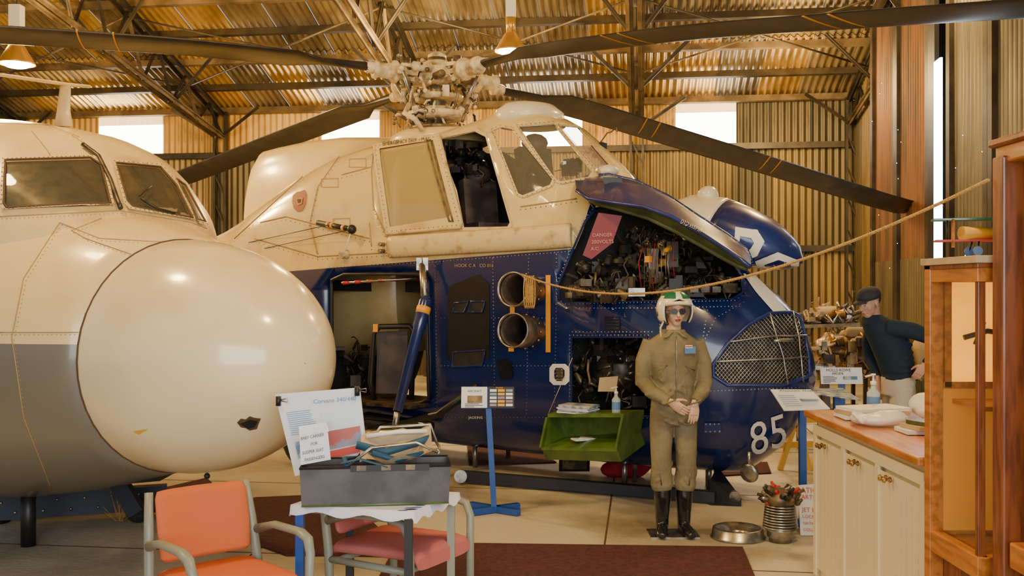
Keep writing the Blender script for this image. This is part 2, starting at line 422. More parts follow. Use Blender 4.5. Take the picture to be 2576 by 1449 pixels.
# =============== HELICOPTER
U=V((.829,-.559,0)).normalized(); NN=V((-.559,-.829,0)).normalized(); C0=V((2.28,8.65,0))
def H(t,w,z): return C0+U*t+NN*w+Z*z
def HP(px,py,w):
    r=ray(px,py); b=C0+NN*w-O; s=V((b.x,b.y,0)).dot(NN)/V((r.x,r.y,0)).dot(NN); return O+r*s
heli=root('military_helicopter')
ZT=[(-10,2.4),(-8,2.42),(-6.9,2.45),(-6.2,2.72),(-5.5,3.08),(-5.0,3.28),(-4.6,3.38),(-3.9,3.43),(-3.2,3.5),(-2.7,3.6),(-2.35,3.58),(-2.12,3.5),(-1.85,3.27),(-1.6,3.0),(-1.5,2.84),(-1.35,2.72),(-.93,2.42),(-.5,2.15),(-.27,1.98),(.01,1.765),(.185,1.56),(.29,1.32),(.34,1.05)]
ZB=[(-10,1.75),(-8,1.4),(-7,.9),(-6.3,.4),(-5.5,.25),(-4,.2),(-.73,.18),(-.4,.19),(-.23,.21),(.011,.4),(.13,.55),(.22,.71),(.29,.86),(.34,1.03)]
WT=[(-10,.22),(-8.5,.42),(-7,.66),(-6,.82),(-5,.85),(-1.2,.85)]
def hw(t):
    if t>-1.2:
        return .85*math.sqrt(max(0.0004,1-((t+1.2)/1.545)**2))
    return interp(WT,t)
ts=[-10,-9,-8,-7.5,-7,-6.6,-6.3,-6,-5.7,-5.4,-5.1,-4.8,-4.4,-4,-3.6,-3.2,-2.95,-2.7,-2.5,-2.35,-2.2,-2.05,-1.9,-1.75,-1.6,-1.5,-1.4,-1.25,-1.1,-.95,-.8,-.65,-.5,-.38,-.26,-.16,-.06,.02,.09,.15,.2,.24,.27,.3,.32,.335]
hg=G(); R=[]
for t in ts:
    zt,zb=interp(ZT,t),interp(ZB,t); W=hw(t); zc=(zt+zb)/2; hh=(zt-zb)/2
    e=3.3 if t<-1.6 else max(2.2,3.3-(t+1.6)*1.2)
    ring=[]
    n=30
    for k in range(2*n):
        a=-math.pi/2+math.pi*k/n
        ca,sa=math.cos(a),math.sin(a)
        w=W*math.copysign(abs(ca)**(2/e),ca); z=zc+hh*math.copysign(abs(sa)**(2/e),sa)
        u=max(0,min(1,(z-2.3)/1.3)); w*=1-.18*u*u
        ring.append(H(t,w,z))
    R.append(ring)
hg.rings(R,'cream')
HB=hg.bvh()
m=MATS['cream'].copy(); m.name='hull_paint'; nt=m.node_tree; b=nt.nodes['Principled BSDF']
geo=nt.nodes.new('ShaderNodeNewGeometry')
def dotn(vec,c):
    d=nt.nodes.new('ShaderNodeVectorMath'); d.operation='DOT_PRODUCT'; nt.links.new(geo.outputs['Position'],d.inputs[0]); d.inputs[1].default_value=vec
    a=nt.nodes.new('ShaderNodeMath'); a.operation='ADD'; nt.links.new(d.outputs['Value'],a.inputs[0]); a.inputs[1].default_value=c; return a.outputs[0]
tc0=-U.dot(C0)
e1=dotn((-.046*U.x,-.046*U.y,1),-.046*tc0-2.169-.046*1.47)
e2=dotn((-U.x,-U.y,0),-tc0-1.46)
mn=nt.nodes.new('ShaderNodeMath'); mn.operation='MINIMUM'; nt.links.new(e1,mn.inputs[0]); nt.links.new(e2,mn.inputs[1])
gt=nt.nodes.new('ShaderNodeMath'); gt.operation='GREATER_THAN'; nt.links.new(mn.outputs[0],gt.inputs[0]); gt.inputs[1].default_value=0
mx=nt.nodes.new('ShaderNodeMix'); mx.data_type='RGBA'; nt.links.new(gt.outputs[0],mx.inputs[0])
old=b.inputs['Base Color'].links[0].from_socket
mx.inputs[6].default_value=(.005,.018,.10,1); nt.links.new(old,mx.inputs[7]); nt.links.new(mx.outputs[2],b.inputs['Base Color'])
b.inputs['Roughness'].default_value=.22; b.inputs['Coat Weight'].default_value=.5
MATS['hull_paint']=m
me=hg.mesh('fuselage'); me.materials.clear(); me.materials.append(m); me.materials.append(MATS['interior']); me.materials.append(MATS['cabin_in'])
bm=bmesh.new(); bm.from_mesh(me); bmesh.ops.recalc_face_normals(bm,faces=bm.faces); bm.to_mesh(me); bm.free()
hull=bpy.data.objects.new('fuselage',me); bpy.context.scene.collection.objects.link(hull); hull.parent=heli
BAY=[(1508,520),(1560,527),(1640,548),(1740,592),(1820,642),(1862,695),(1866,735),(1840,752),(1430,760),(1410,748),(1408,715),(1440,640),(1475,560)]
LBAY=[(1440,850),(1625,850),(1640,1045),(1440,1045)]
CAB=[(838,705),(870,690),(1058,690),(1074,710),(1082,1003),(1060,1012),(838,1012)]
CKP=[(1100,352),(1195,332),(1222,345),(1284,560),(1278,570),(1168,572),(1150,480)]
QW=[(1242,330),(1262,322),(1288,326),(1390,452),(1384,466),(1316,492),(1304,486)]
WS=[(1306,320),(1392,314),(1488,432),(1478,446),(1412,458),(1398,452)]
WS2=[(1408,318),(1452,322),(1530,414),(1524,430),(1500,430)]
DW=[(960,382),(1095,360),(1142,535),(1136,548),(988,572)]
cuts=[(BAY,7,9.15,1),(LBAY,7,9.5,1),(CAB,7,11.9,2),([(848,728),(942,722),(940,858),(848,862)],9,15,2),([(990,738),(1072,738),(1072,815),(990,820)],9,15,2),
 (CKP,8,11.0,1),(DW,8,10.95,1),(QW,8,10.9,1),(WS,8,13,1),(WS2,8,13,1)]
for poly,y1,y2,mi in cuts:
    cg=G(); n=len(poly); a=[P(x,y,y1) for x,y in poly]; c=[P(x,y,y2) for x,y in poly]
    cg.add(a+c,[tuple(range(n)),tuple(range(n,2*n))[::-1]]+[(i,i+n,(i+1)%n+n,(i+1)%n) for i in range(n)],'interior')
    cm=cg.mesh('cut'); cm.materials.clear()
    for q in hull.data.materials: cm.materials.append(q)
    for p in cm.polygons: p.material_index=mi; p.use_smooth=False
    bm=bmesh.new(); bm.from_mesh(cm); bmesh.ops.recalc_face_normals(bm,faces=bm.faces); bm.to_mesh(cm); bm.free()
    co=bpy.data.objects.new('cut',cm); bpy.context.scene.collection.objects.link(co)
    md=hull.modifiers.new('b','BOOLEAN'); md.operation='DIFFERENCE'; md.object=co; md.solver='EXACT'
    bpy.context.view_layer.update(); dg=bpy.context.evaluated_depsgraph_get()
    nm=bpy.data.meshes.new_from_object(hull.evaluated_get(dg)); hull.modifiers.clear(); hull.data=nm
    bpy.data.objects.remove(co)
g=G()
patch(g,HB,QW,'glass',-.005); patch(g,HB,WS,'glass',-.005); patch(g,HB,WS2,'glasspink',-.005)
patch(g,HB,DW,'glassdoor',.03); g.build('cockpit_glazing',heli)
def grow(poly,k):
    cx=sum(p[0] for p in poly)/len(poly);cy=sum(p[1] for p in poly)/len(poly)
    out=[]
    for x,y in poly:
        d=math.hypot(x-cx,y-cy); out.append((x+(x-cx)/d*k,y+(y-cy)/d*k))
    return out
g=G()
for w_ in(QW,WS,WS2): pframe(g,HB,grow(w_,7),w_,'creamrim',.012); rivets(g,HB,grow(w_,5),'hubdark',11,.006,.014,True)
DO=[(945,372),(1108,346),(1165,560),(1160,572),(978,588)]
pframe(g,HB,DO,DW,'cream',.045); g.tube(pline(HB,DO,.03,closed=True),.02,'creamrim',8,closed=True)
rivets(g,HB,grow(DO,-6),'hubdark',11,.006,.047,True)
pframe(g,HB,grow(CKP,9),CKP,'creamrim',.012)
pframe(g,HB,[(1078,362),(1092,360),(1150,560),(1136,560)],[(1082,362),(1088,360),(1144,556),(1140,556)],'hubdark',.05)
g.build('cockpit_frames',heli)
# side details
g=G()
gl=pline(HB,[(985,622),(1440,594)],.03,12); g.tube(gl,[(.05,.11)]*len(gl),'creamrim',12,side=NN)
gl=pline(HB,[(990,600),(1440,572)],.03,12); g.tube(gl,.018,'cream',8)
for i in range(44):
    x=990+i*10.3; y=622-(x-985)*28/455
    q=pline(HB,[(x,y-24),(x,y+26)],.055,10); g.tube(q,.006,'cream',5)
for pl in([(590,600),(700,500),(800,410),(870,365),(945,340)],[(945,335),(935,430),(940,520),(985,620)],[(935,620),(930,560)],[(800,640),(780,560),(800,470),(870,370)],[(655,560),(720,545),(930,600)],[(640,600),(800,645),(985,635)],[(860,440),(935,420)],[(1310,520),(1450,500)]):
    g.tube(pline(HB,pl,.002,10),.007,'seam',6)
    rivets(g,HB,[(x,y+8) for x,y in pl],'hubdark',12,.006,.004)
for pl in([(830,672),(1080,660),(1440,632)],[(1095,660),(1100,1040)],[(1400,720),(1395,1040)],[(1100,1050),(1440,1050)],[(1240,650),(1245,1040)],[(1440,775),(1640,775),(1860,770)],[(1440,835),(1640,835)],[(1780,780),(1760,900),(1770,1000)],[(1660,780),(1660,1100)],[(1760,985),(2010,975)],[(1400,640),(1400,720)],[(1330,650),(1325,1040)],[(1110,800),(1400,800)],[(1110,920),(1400,920)],[(1870,760),(1800,800),(1770,860)]):
    rivets(g,HB,pl,'metal',9,.006,.003)
for r_ in((990,450),(900,410),(830,460),(860,560)):
    x,y=r_; pframe(g,HB,[(x-22,y-10),(x+22,y-12),(x+22,y+12),(x-22,y+12)],[(x-20,y-8),(x+20,y-10),(x+20,y+10),(x-20,y+10)],'seam',.004)
for poly in(BAY,LBAY): pframe(g,HB,grow(poly,6),poly,'blue',.012); rivets(g,HB,grow(poly,9),'metal',9,.006,.004,True)
g.tube(pline(HB,CAB,.02,closed=True),.018,'black',6,closed=True)
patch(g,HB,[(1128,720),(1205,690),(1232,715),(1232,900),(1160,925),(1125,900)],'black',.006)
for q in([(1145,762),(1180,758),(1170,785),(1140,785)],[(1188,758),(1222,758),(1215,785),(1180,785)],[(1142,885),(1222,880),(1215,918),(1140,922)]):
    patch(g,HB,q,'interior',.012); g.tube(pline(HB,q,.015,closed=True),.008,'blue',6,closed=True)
patch(g,HB,[(1374,692),(1386,692),(1386,886),(1374,886)],'orange',.008); patch(g,HB,[(1280,884),(1294,884),(1293,858),(1281,858)],'orange',.008);patch(g,HB,[(1284,765),(1296,765),(1296,800),(1284,800)],'orange',.008)
pframe(g,HB,[(1392,915),(1424,915),(1434,925),(1434,958),(1424,968),(1394,968),(1384,958),(1384,925)],[(1400,925),(1416,925),(1422,931),(1422,950),(1416,958),(1402,958),(1396,950),(1396,931)],'white',.012)
patch(g,HB,[(1400,925),(1418,925),(1418,960),(1400,960)],'hubdark',.008)
for i in range(4): g.tube(pline(HB,[(1401,930+i*8),(1417,930+i*8)],.012,5),.004,'metal',5)
patch(g,HB,[(1522,796),(1560,796),(1560,832),(1522,832)],'black',.008)
for i in range(4): g.tube(pline(HB,[(1524,802+i*8),(1558,802+i*8)],.012,8),.005,'blue',5)
patch(g,HB,[(1250,908),(1275,900),(1292,915),(1290,950),(1260,955)],'blackgloss',.012)
for x,y in((965,615),(985,615),(965,632),(985,632),(1002,620)):
    h=hit(HB,x,y,0); g.cyl(h,h+NN*.07,.022,.02,'metal',10)
patch(g,HB,[(1772,1062),(1812,1062),(1816,1088),(1772,1086)],'bluedoor',.014); rivets(g,HB,[(1776,1066),(1808,1066),(1810,1084),(1776,1084)],'metal',10,.009,.014,True)
patch(g,HB,[(940,815),(952,815),(952,835),(940,835)],'orange',.01)
mk=[(738,492),(748,484),(758,482),(768,478),(772,490),(770,512),(762,530),(750,534),(740,524),(736,508)]
patch(g,HB,mk,'markred',.009,8); patch(g,HB,[(746,500),(764,498),(762,514),(750,518)],'seam',.013,6); patch(g,HB,[(750,503),(760,502),(758,511),(752,512)],'dirt',.017,6)
textproj(g,HB,'EMERGENCY EXIT - PULL',968,376,12,'textdark',rot=.12,off=.052,sx=.92)
textproj(g,HB,'85',1888,1146,112,'white',rot=.32,off=.012,sx=.9,shear=.22)
textproj(g,HB,'HOOK C A   CO 016',1145,672,12,'seam',off=.012,sx=.9)
textproj(g,HB,'JACKING',1180,1052,9,'white',off=.012); textproj(g,HB,'PRESS',1735,1038,9,'white',off=.012)
g.build('hull_details',heli)
g=G()
patch(g,HB,[(1868,690),(1895,690),(1940,735),(1975,780),(1985,792),(1950,792),(1900,735)],'white',.008)
patch(g,HB,[(1905,684),(1925,700),(1990,768),(2000,790),(1992,788)],'white',.009)
g.build('nose_marking',heli)
IG=[(1795,915),(1830,865),(1880,820),(1930,793),(1985,790),(2004,800),(2018,850),(2026,900),(2028,945),(1960,968),(1830,968),(1795,945)]
g=G(); patch(g,HB,IG,'interior',.01); g.tube(pline(HB,IG,.03,closed=True),.016,'bluedoor',8,closed=True)
for i in range(-30,60):
    for sg in(1,-1):
        pts=[]
        x0=1780+i*9.5
        for k in range(0,200,5):
            x=x0+k*.85*sg+(0 if sg>0 else 60); y=790+k
            if inside((x,y),IG):
                q=hit(HB,x,y,.028)
                if q: pts.append(q)
        if len(pts)>1: g.tube(pts,.0026,'metal',4,cap=False)
for pl in([(1930,793),(1945,840),(1965,900),(1975,965)],[(1985,790),(2000,850),(2012,960)],[(1835,862),(1920,850),(2018,848)],[(1800,910),(1900,905),(2024,900)]):
    g.tube(pline(HB,pl,.04),.009,'metal',6)
g.tube(pline(HB,[(1938,862),(1982,860)],.06),.016,'metal',6)
g.build('intake_grille',heli)
g=G()
for cy_ in(735,838):
    hh=hit(HB,1340,cy_,-.1); mo=P(1290,cy_-7,hh.y-.42); ax=(mo-hh).normalized(); L_=(mo-hh).length
    g.lathe(hh,ax,[(0,.135),(L_*.55,.135),(L_*.6,.15),(L_*.63,.15),(L_*.65,.14),(L_,.152),(L_,.143),(L_*.6,.125),(.02,.12)],'exh',32,cap=False)
    g.lathe(hh,ax,[(.1,.124),(.11,.001)],'exh_in',32); g.lathe(hh,ax,[(.1,.1235),(L_*.98,.141)],'exh_in',32,cap=False)
    g.lathe(mo-ax*.01,ax,[(0,.156),(.015,.156),(.015,.143),(0,.143)],'metal',32,cap=False)
    for k in range(12):
        a_=k/12*6.283; s1=ax.cross(Z).normalized();s2=ax.cross(s1); q=hh+ax*(L_*.5)+(s1*math.cos(a_)+s2*math.sin(a_))*.15; g.sph(q,.012,'metal',6)
g.build('engine_exhausts',heli)
def clutter(g,poly,y0,y1,n,seed,mm=('hubdark','metal','interior','black','brass','olive'),sc=1,excl=None):
    rd=random.Random(seed); xs=[p[0] for p in poly];ys=[p[1] for p in poly]
    k=0
    while k<n:
        x=rd.uniform(min(xs),max(xs));y=rd.uniform(min(ys),max(ys))
        if not inside((x,y),poly): continue
        if excl and inside((x,y),excl): 
            k+=.3; continue
        k+=1; Y=rd.uniform(y0,y1); c=P(x,y,Y); m_=rd.choice(mm); t=rd.random()
        if t<.3: g.box(c,(rd.uniform(.03,.13)*sc,rd.uniform(.04,.1)*sc,rd.uniform(.03,.12)*sc),m_,Matrix.Rotation(rd.uniform(-.8,.8),3,'Z'))
        elif t<.6:
            d=V((rd.uniform(-1,1),rd.uniform(-.5,.5),rd.uniform(-.6,.6))).normalized(); l=rd.uniform(.05,.18)*sc; r=rd.uniform(.015,.05)*sc
            g.lathe(c-d*l/2,d,[(0,r*.7),(.01,r),(l*.7,r),(l*.72,r*1.2),(l*.8,r*1.2),(l*.82,r*.6),(l,r*.5)],m_,12)
        else:
            p=c; pts=[p]
            for j in range(5): p=p+V((rd.uniform(-.07,.07),rd.uniform(-.04,.04),rd.uniform(-.1,.1)))*sc; pts.append(p)
            g.tube(pts,rd.uniform(.004,.014)*sc,m_,6)
RPX=[(1490,525),(1580,535),(1545,650),(1440,665)]
g=G()
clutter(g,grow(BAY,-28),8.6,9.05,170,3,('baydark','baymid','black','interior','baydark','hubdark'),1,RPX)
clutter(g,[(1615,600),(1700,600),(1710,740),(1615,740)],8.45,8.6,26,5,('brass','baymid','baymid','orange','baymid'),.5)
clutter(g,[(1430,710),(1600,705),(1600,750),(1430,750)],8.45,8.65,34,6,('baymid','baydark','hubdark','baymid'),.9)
clutter(g,[(1650,705),(1850,705),(1850,745),(1650,745)],8.35,8.6,26,8,('baymid','baydark','hubdark','black'),.9)
for k in range(14):
    x=1618+k*6; g.tube([P(x,600+random.uniform(0,20),8.5),P(x-5+random.uniform(-8,8),660,8.48),P(x+random.uniform(-6,6),740,8.5)],.0035,random.choice(['brass','metal','red','brass']),5)
g.box(P(1640,655,8.56),(.1,.08,.2),'baymid'); g.box(P(1690,640,8.6),(.1,.08,.22),'baydark'); g.box(P(1600,735,8.45),(.14,.1,.07),'metal'); g.box(P(1738,735,8.45),(.2,.1,.08),'black')
for i in range(3): g.box(P(1745+i*28,728,8.38),(.07,.06,.05),'baymid')
rp=[(1506,535),(1565,543),(1540,612),(1488,652),(1466,642)]
g.prism([P(x,y,8.42) for x,y in rp],Y_*.03,'redpanel')
for i,t_ in enumerate(('DANGER','200VOLTS','A.C.')):
    text(g,t_,P(1490-i*2,596+i*17,8.41),(1,0,.03),Z,.042,'textpink')
g.lathe(P(1430,735,8.6),(1,.1,.05),[(0,.03),(.01,.06),(.25,.06),(.26,.04),(.4,.04)],'baymid',16)
g.build('avionics_equipment',heli)
g=G(); clutter(g,grow(LBAY,-15),8.8,9.35,90,12,('baydark','baymid','black','hubdark','baydark'))
g.lathe(P(1560,930,9.2),(-.3,-1,0),[(0,.25),(.2,.25),(.22,.2),(.3,.18),(.3,.05)],'baymid',28)
for k in range(10):
    a_=k*.628; g.tube([P(1560+60*math.cos(a_),930+60*math.sin(a_),8.95),P(1560+25*math.cos(a_+.4),930+25*math.sin(a_+.4),8.8)],.012,'metal',6)
g.poly([P(1508,950,8.6),P(1555,946,8.6),P(1550,985,8.6),P(1504,985,8.6)],'canvas')
g.build('engine_bay_equipment',heli)
g=G(); clutter(g,[(1110,360),(1200,345),(1230,440),(1130,440)],10.2,10.7,90,21,('hubdark','baymid','black','brass'))
for (x,y,Y) in((1205,520,10.35),(1345,440,10.3)):
    c=P(x,y,Y); g.box(c,(.38,.12,.55),'seat',Matrix.Rotation(.5,3,'Z')@Matrix.Rotation(-.15,3,'X')); g.box(c+V((.1,-.2,-.25)),(.42,.4,.12),'seat',Matrix.Rotation(.5,3,'Z')); g.sph(c+Z*.33,(.14,.06,.1),'seat',12)
c=P(1130,530,9.9); g.tube([c-Z*.1,c+Z*.05],.012,'black',6); g.sph(c+Z*.06,.02,'red',8)
g.sph(P(1343,440,9.95),(.1,.08,.09),'blackgloss',14)
clutter(g,[(1420,400),(1470,420),(1450,445),(1420,445)],9.9,10.2,20,22,('hubdark','metal','black'))
g.build('cockpit_interior',heli)
g=G()
rb=[P(x,y,10.15) for x,y in((942,1005),(932,960),(940,840),(955,822),(1030,820),(1040,835),(1035,1005))]
g.tube(rb,.028,'black',8); g.prism([P(945,990,10.2),P(950,835,10.2),P(1025,832,10.2),P(1025,990,10.2)],Y_*.04,'cabin_in')
g.tube([P(860,712,10.1),P(1050,700,9.9)],.012,'metal',6)
for i in range(7): g.cyl(P(862+i*30,712-i*2,10.05),P(878+i*30,711-i*2,10.05),.018,.018,'red',8)
for x0,x1,y0,y1 in((848,942,725,860),(990,1072,738,818)):
    g.tube([P(x,y,11.6) for x,y in((x0,y0),(x1,y0),(x1,y1),(x0,y1))],.028,'black',6,closed=True)
g.beam(P(965,700,11.3),P(965,1000,11.3),.16,.05,'black'); g.beam(P(840,718,11.2),P(1080,722,11.0),.05,.12,'black'); g.beam(P(895,725,11.6),P(895,860,11.6),.03,.03,'black')
g.poly([P(915,815,11.4),P(955,812,11.4),P(955,855,11.4),P(915,855,11.4)],'orangeboard_glow')
g.box(P(1000,1008,10.2),(1.0,.8,.03),'exh_in',Matrix.Rotation(-.59,3,'Z'))
clutter(g,[(850,870),(930,870),(930,1000),(850,1000)],10.6,11.5,25,31,('cabin_in','black','baymid'))
g.build('cabin_interior',heli)
g=G()
hp=hit(HB,1082,665,.12); q=P(1070,760,hp.y-.15); ft=P(1000,1035,hp.y-.45)
g.cyl(hp,q,.035,.04,'metal',12); g.lathe(q,(ft-q),[(-.05,.05),(0,.065),(.25,.065),(.27,.055),((ft-q).length,.045)],'blue',16)
g.lathe(q,(ft-q),[(.05,.068),(.12,.068)],'orange',16); g.cyl(ft,ft-Z*.25+U*-.05,.03,.03,'metal',10)
for s_ in(-1,1): g.beam(hp+U*.04*s_+Z*.06,hp+U*.04*s_-Z*.06,.02,.05,'metal')
wc=H(-4.4,1.25,.33)
g.lathe(wc-NN*.1,NN,[(0,.14),(.0,.26),(.04,.33),(.16,.33),(.2,.26),(.2,.14),(.17,.12),(.17,.03)],'tyre',28)
g.tube([wc,H(-4.0,.8,.5),H(-3.2,.75,.45)],.05,'blackgloss',10); g.tube([ft-Z*.2,wc],.04,'metal',8)
g.tube([H(-4.0,.9,.35),H(-3.0,.9,.6),H(-2.6,.8,.9)],.035,'black',8)
nw=P(1885,1190,8.35); g.cyl(nw+Z*.05,nw+Z*.18,.018,.018,'metal',8); g.lathe(nw-V((.015,.02,0)),V((.5,.6,.1)),[(0,.03),(.0,.075),(.02,.085),(.035,.075),(.035,.03)],'metal',24)
for t_,w_ in((-1.3,.3),(-1.3,-.3),(-.6,0),(-5,.4),(-3,.3),(-3,-.3)):
    g.cyl(H(t_,w_,0),H(t_,w_,.24),.025,.025,'metal',8)
g.cyl(FL(1597,1213),FL(1597,1213)+Z*.35,.02,.02,'metal',8); g.cyl(FL(1780,1222),FL(1780,1222)+Z*.3,.02,.02,'metal',8)
g.build('undercarriage',heli)
g=G(); h=hit(HB,800,560,0); e_=P(885,577,h.y-.5); g.tube([h,e_],.028,'black',10)
for k in(.3,.42,.75): g.cyl(h.lerp(e_,k),h.lerp(e_,k+.06),.033,.033,'orange',10)
g.sph(e_,.05,'black',10); g.tube([e_,P(865,640,e_.y)],.006,'white',5); g.tube([e_,hit(HB,665,625,0)],.004,'black',5);g.tube([P(830,565,h.y-.3),hit(HB,625,610,0)],.004,'black',5)
h=hit(HB,872,640,0); g.cyl(h,h+NN*.08,.05,.04,'hub',10)
g.build('winch_arm',heli)
g=G(); R=[]
for t in [-6.75,-6.7,-6.6,-6.3,-5.8,-5.2,-4.6,-4.2]:
    zt=interp([(-6.75,3.2),(-6.7,3.42),(-6.6,3.54),(-5.8,3.6),(-5,3.6),(-4.2,3.5)],t); W=.38 if t>-6.6 else .3
    R.append([H(t,-.25+W*math.copysign(abs(math.cos(a))**.6,math.cos(a)),2.3+(zt-2.3)*math.copysign(abs(math.sin(a))**.5,math.sin(a))) for a in [2*math.pi*k/28 for k in range(28)]])
g.rings(R,'cream'); g.build('dorsal_cowling',heli,fix=True)
g=G()
R=[]
for z,s_ in((3.35,1.0),(3.46,.92),(3.5,.8),(3.51,.3)):
    R.append([H(-3.72+.6*s_*math.cos(a),.45*s_*math.sin(a),z) for a in [2*math.pi*k/28 for k in range(28)]])
g.rings(R,'cream')
R=[]
for z,s_ in((3.45,1.0),(3.58,.95),(3.65,.7),(3.67,.2)):
    R.append([H(-2.5+.34*s_*math.cos(a),.05+.42*s_*math.sin(a),z) for a in [2*math.pi*k/24 for k in range(24)]])
g.rings(R,'helm'); g.build('roof_fairing',heli)
# ---- hub
g=G(); HC=V((-.81,10.73,0))
def hc(x,y,z): return HC+V((x,y,z))
g.cyl(hc(0,0,3.45),hc(0,0,4.3),.10,.10,'hubdark',20)
g.lathe(hc(0,0,3.5),Z,[(0,.26),(.02,.3),(.05,.3),(.07,.2)],'hubdark',28)
g.lathe(hc(0,0,3.62),Z,[(0,.2),(.03,.33),(.08,.34),(.1,.26),(.13,.24)],'hub',28)
g.lathe(hc(0,0,3.83),Z,[(0,.2),(.02,.28),(.06,.28),(.08,.16)],'hub',28)
g.lathe(hc(0,0,4.0),Z,[(0,.16),(.02,.26),(.05,.27),(.16,.27),(.19,.2),(.24,.16),(.27,.1)],'hub',28)
g.lathe(hc(0,0,4.27),Z,[(0,.06),(.03,.1),(.06,.1),(.1,.03)],'hub',16)
PH={'a':210,'b':132,'c':30,'d':-50}
for kk,ph in PH.items():
    a_=math.radians(ph); d=V((math.cos(a_),math.sin(a_),0)); sd_=V((-d.y,d.x,0))
    o=HC+Z*4.1
    g.beam(o+d*.1,o+d*.4,.12,.05,'hub'); g.beam(o+d*.1+Z*.09,o+d*.4+Z*.07,.16,.04,'hub'); g.beam(o+d*.1-Z*.09,o+d*.4-Z*.07,.16,.04,'hub')
    g.cyl(o+d*.36-Z*.14,o+d*.36+Z*.16,.045,.045,'metal',14)
    g.lathe(o+d*.36,d,[(0,.05),(.03,.085),(.1,.09),(.12,.12),(.15,.12),(.17,.085),(.32,.075),(.34,.095),(.37,.095),(.38,.06)],'hub',18)
    g.lathe(o+d*.15+sd_*.2+Z*.04,d,[(0,.02),(.02,.05),(.22,.05),(.24,.02),(.35,.018)],'hub',12)
    g.lathe(o+d*.2-sd_*.17-Z*.05,d+sd_*-.2,[(0,.03),(.02,.04),(.18,.04),(.2,.02)],'hubdark',12)
    g.tube([o+d*.5,o+d*.5+sd_*.2-Z*.03],[.035,.025],'hub',8); g.tube([o+d*.5+sd_*.2,HC+d*.3+sd_*.1+Z*3.72],.02,'metal',8)
    g.sph(o+d*.5+sd_*.2,.035,'hub',8); g.sph(HC+d*.3+sd_*.1+Z*3.72,.04,'hub',8)
    g.tube([HC+d*.3+Z*3.7,HC+d*.38+Z*3.85,HC+d*.3+Z*4.0],.016,'hubdark',6)
    g.box(HC+d*.33+Z*3.88+sd_*-.12,(.07,.07,.12),'hub')
rd=random.Random(9)
for k in range(90):
    a_=rd.uniform(0,6.28); r0=rd.uniform(.12,.42); z0=rd.uniform(3.52,4.2); p=hc(r0*math.cos(a_),r0*math.sin(a_),z0)
    q=p+V((rd.uniform(-.12,.12),rd.uniform(-.12,.12),rd.uniform(-.15,.15)))
    g.tube([p,p.lerp(q,.5)+Z*.03,q],rd.uniform(.007,.018),rd.choice(['hub','hubdark','hubdark','hub','black']),6)
    g.sph(q,rd.uniform(.015,.03),rd.choice(['hub','metal','hubdark']),8)
g.tube([P(1030,262,10.4),P(1018,285,10.3),P(1045,300,10.25),P(1062,328,10.3)],.028,'hub',10)
g.build('rotor_hub',heli)
# ---- blades
DR={'a':([(0,4.12),(2.5,4.11),(4.2,4.02),(7.7,3.75)],7.7),'b':([(0,4.05),(1,3.98),(3.65,3.77),(7,3.5)],7.6),'c':([(0,4.1),(1.5,3.98),(4.73,3.46),(7.7,2.96)],7.7),'d':([(0,4.12),(1.5,4.1),(3.5,3.9),(6.1,3.53),(7.7,3.25)],7.7)}
PIT={'a':9,'b':14,'c':-19,'d':-4}
for kk,ph in PH.items():
    a_=math.radians(ph); d=V((math.cos(a_),math.sin(a_),0)); sd_=V((-d.y,d.x,0)); tab,L_=DR[kk]
    pit=math.radians(PIT[kk]); c_=sd_*math.cos(pit)+Z*math.sin(pit)
    nn_=d.cross(c_)
    g=G(); R=[]
    ls=[.72,.8,1.0,1.3,1.45,1.6,2,2.5,3,3.5,4,4.5,5,5.5,6,6.5,7,L_-.15,L_]
    def smooth(l): return (interp(tab,l-.4)+interp(tab,l)+interp(tab,l+.4))/3
    for l in ls:
        ch=interp([(.72,.1),(1.3,.15),(1.6,.42),(L_-.15,.42),(L_,.34)],l); th=interp([(.72,.09),(1.3,.06),(1.6,.048),(8,.045)],l)
        c=HC+d*l+Z*smooth(l)
        R.append([c+c_*(ch*(.5*math.cos(q)))+nn_*(th*.5*math.sin(q)*(1+.5*math.cos(q))) for q in [2*math.pi*k/16 for k in range(16)]])
    g.rings(R,'blade')
    g.cyl(HC+d*.68+Z*smooth(.68),HC+d*.82+Z*smooth(.82),.075,.055,'hub',14)
    for l in {'a':(3.25,3.55),'b':(),'c':(2.75,2.95,4.75,4.95),'d':(2.75,2.95,4.75,4.95)}[kk]:
        c=HC+d*l+Z*smooth(l); ch=.425;th=.05
        R=[[c+d*(dd+.12*math.cos(q)*.5)+c_*(ch*.5*math.cos(q))+nn_*((th+.006)*.5*math.sin(q)*(1+.5*math.cos(q))) for q in [2*math.pi*k/16 for k in range(16)]] for dd in(-.007,.007)]
        g.rings(R,'stripe')
    g.build('rotor_blade_'+kk,heli)
# ---- open clamshell doors
g=G()
hinge=[(1452,462),(1475,444),(1530,438),(1600,455),(1680,492),(1760,545),(1830,590),(1880,628),(1892,660)]
rim=[(1450,478),(1480,500),(1545,510),(1620,520),(1690,545),(1760,585),(1815,620),(1860,650),(1888,672)]
inn=[(1470,492),(1500,512),(1560,527),(1630,548),(1700,582),(1760,615),(1812,645),(1855,668),(1880,676)]
def rows(cs,m):
    n=len(cs[0]); vs=[q for c in cs for q in c]; fs=[(i*n+j,i*n+j+1,(i+1)*n+j+1,(i+1)*n+j) for i in range(len(cs)-1) for j in range(n-1)]
    g.add(vs,fs,m,True)
hi=[HP(x,y,.35) for x,y in hinge]; ri=[HP(x,y,1.12) for x,y in rim]; ii=[HP(x,y,1.0) for x,y in inn]
mid=[a.lerp(b,.5)+V((-.02,-.08,.05)) for a,b in zip(hi,ri)]
rows([hi,mid,ri],'bluedoor'); rows([ri,ii],'olive'); 
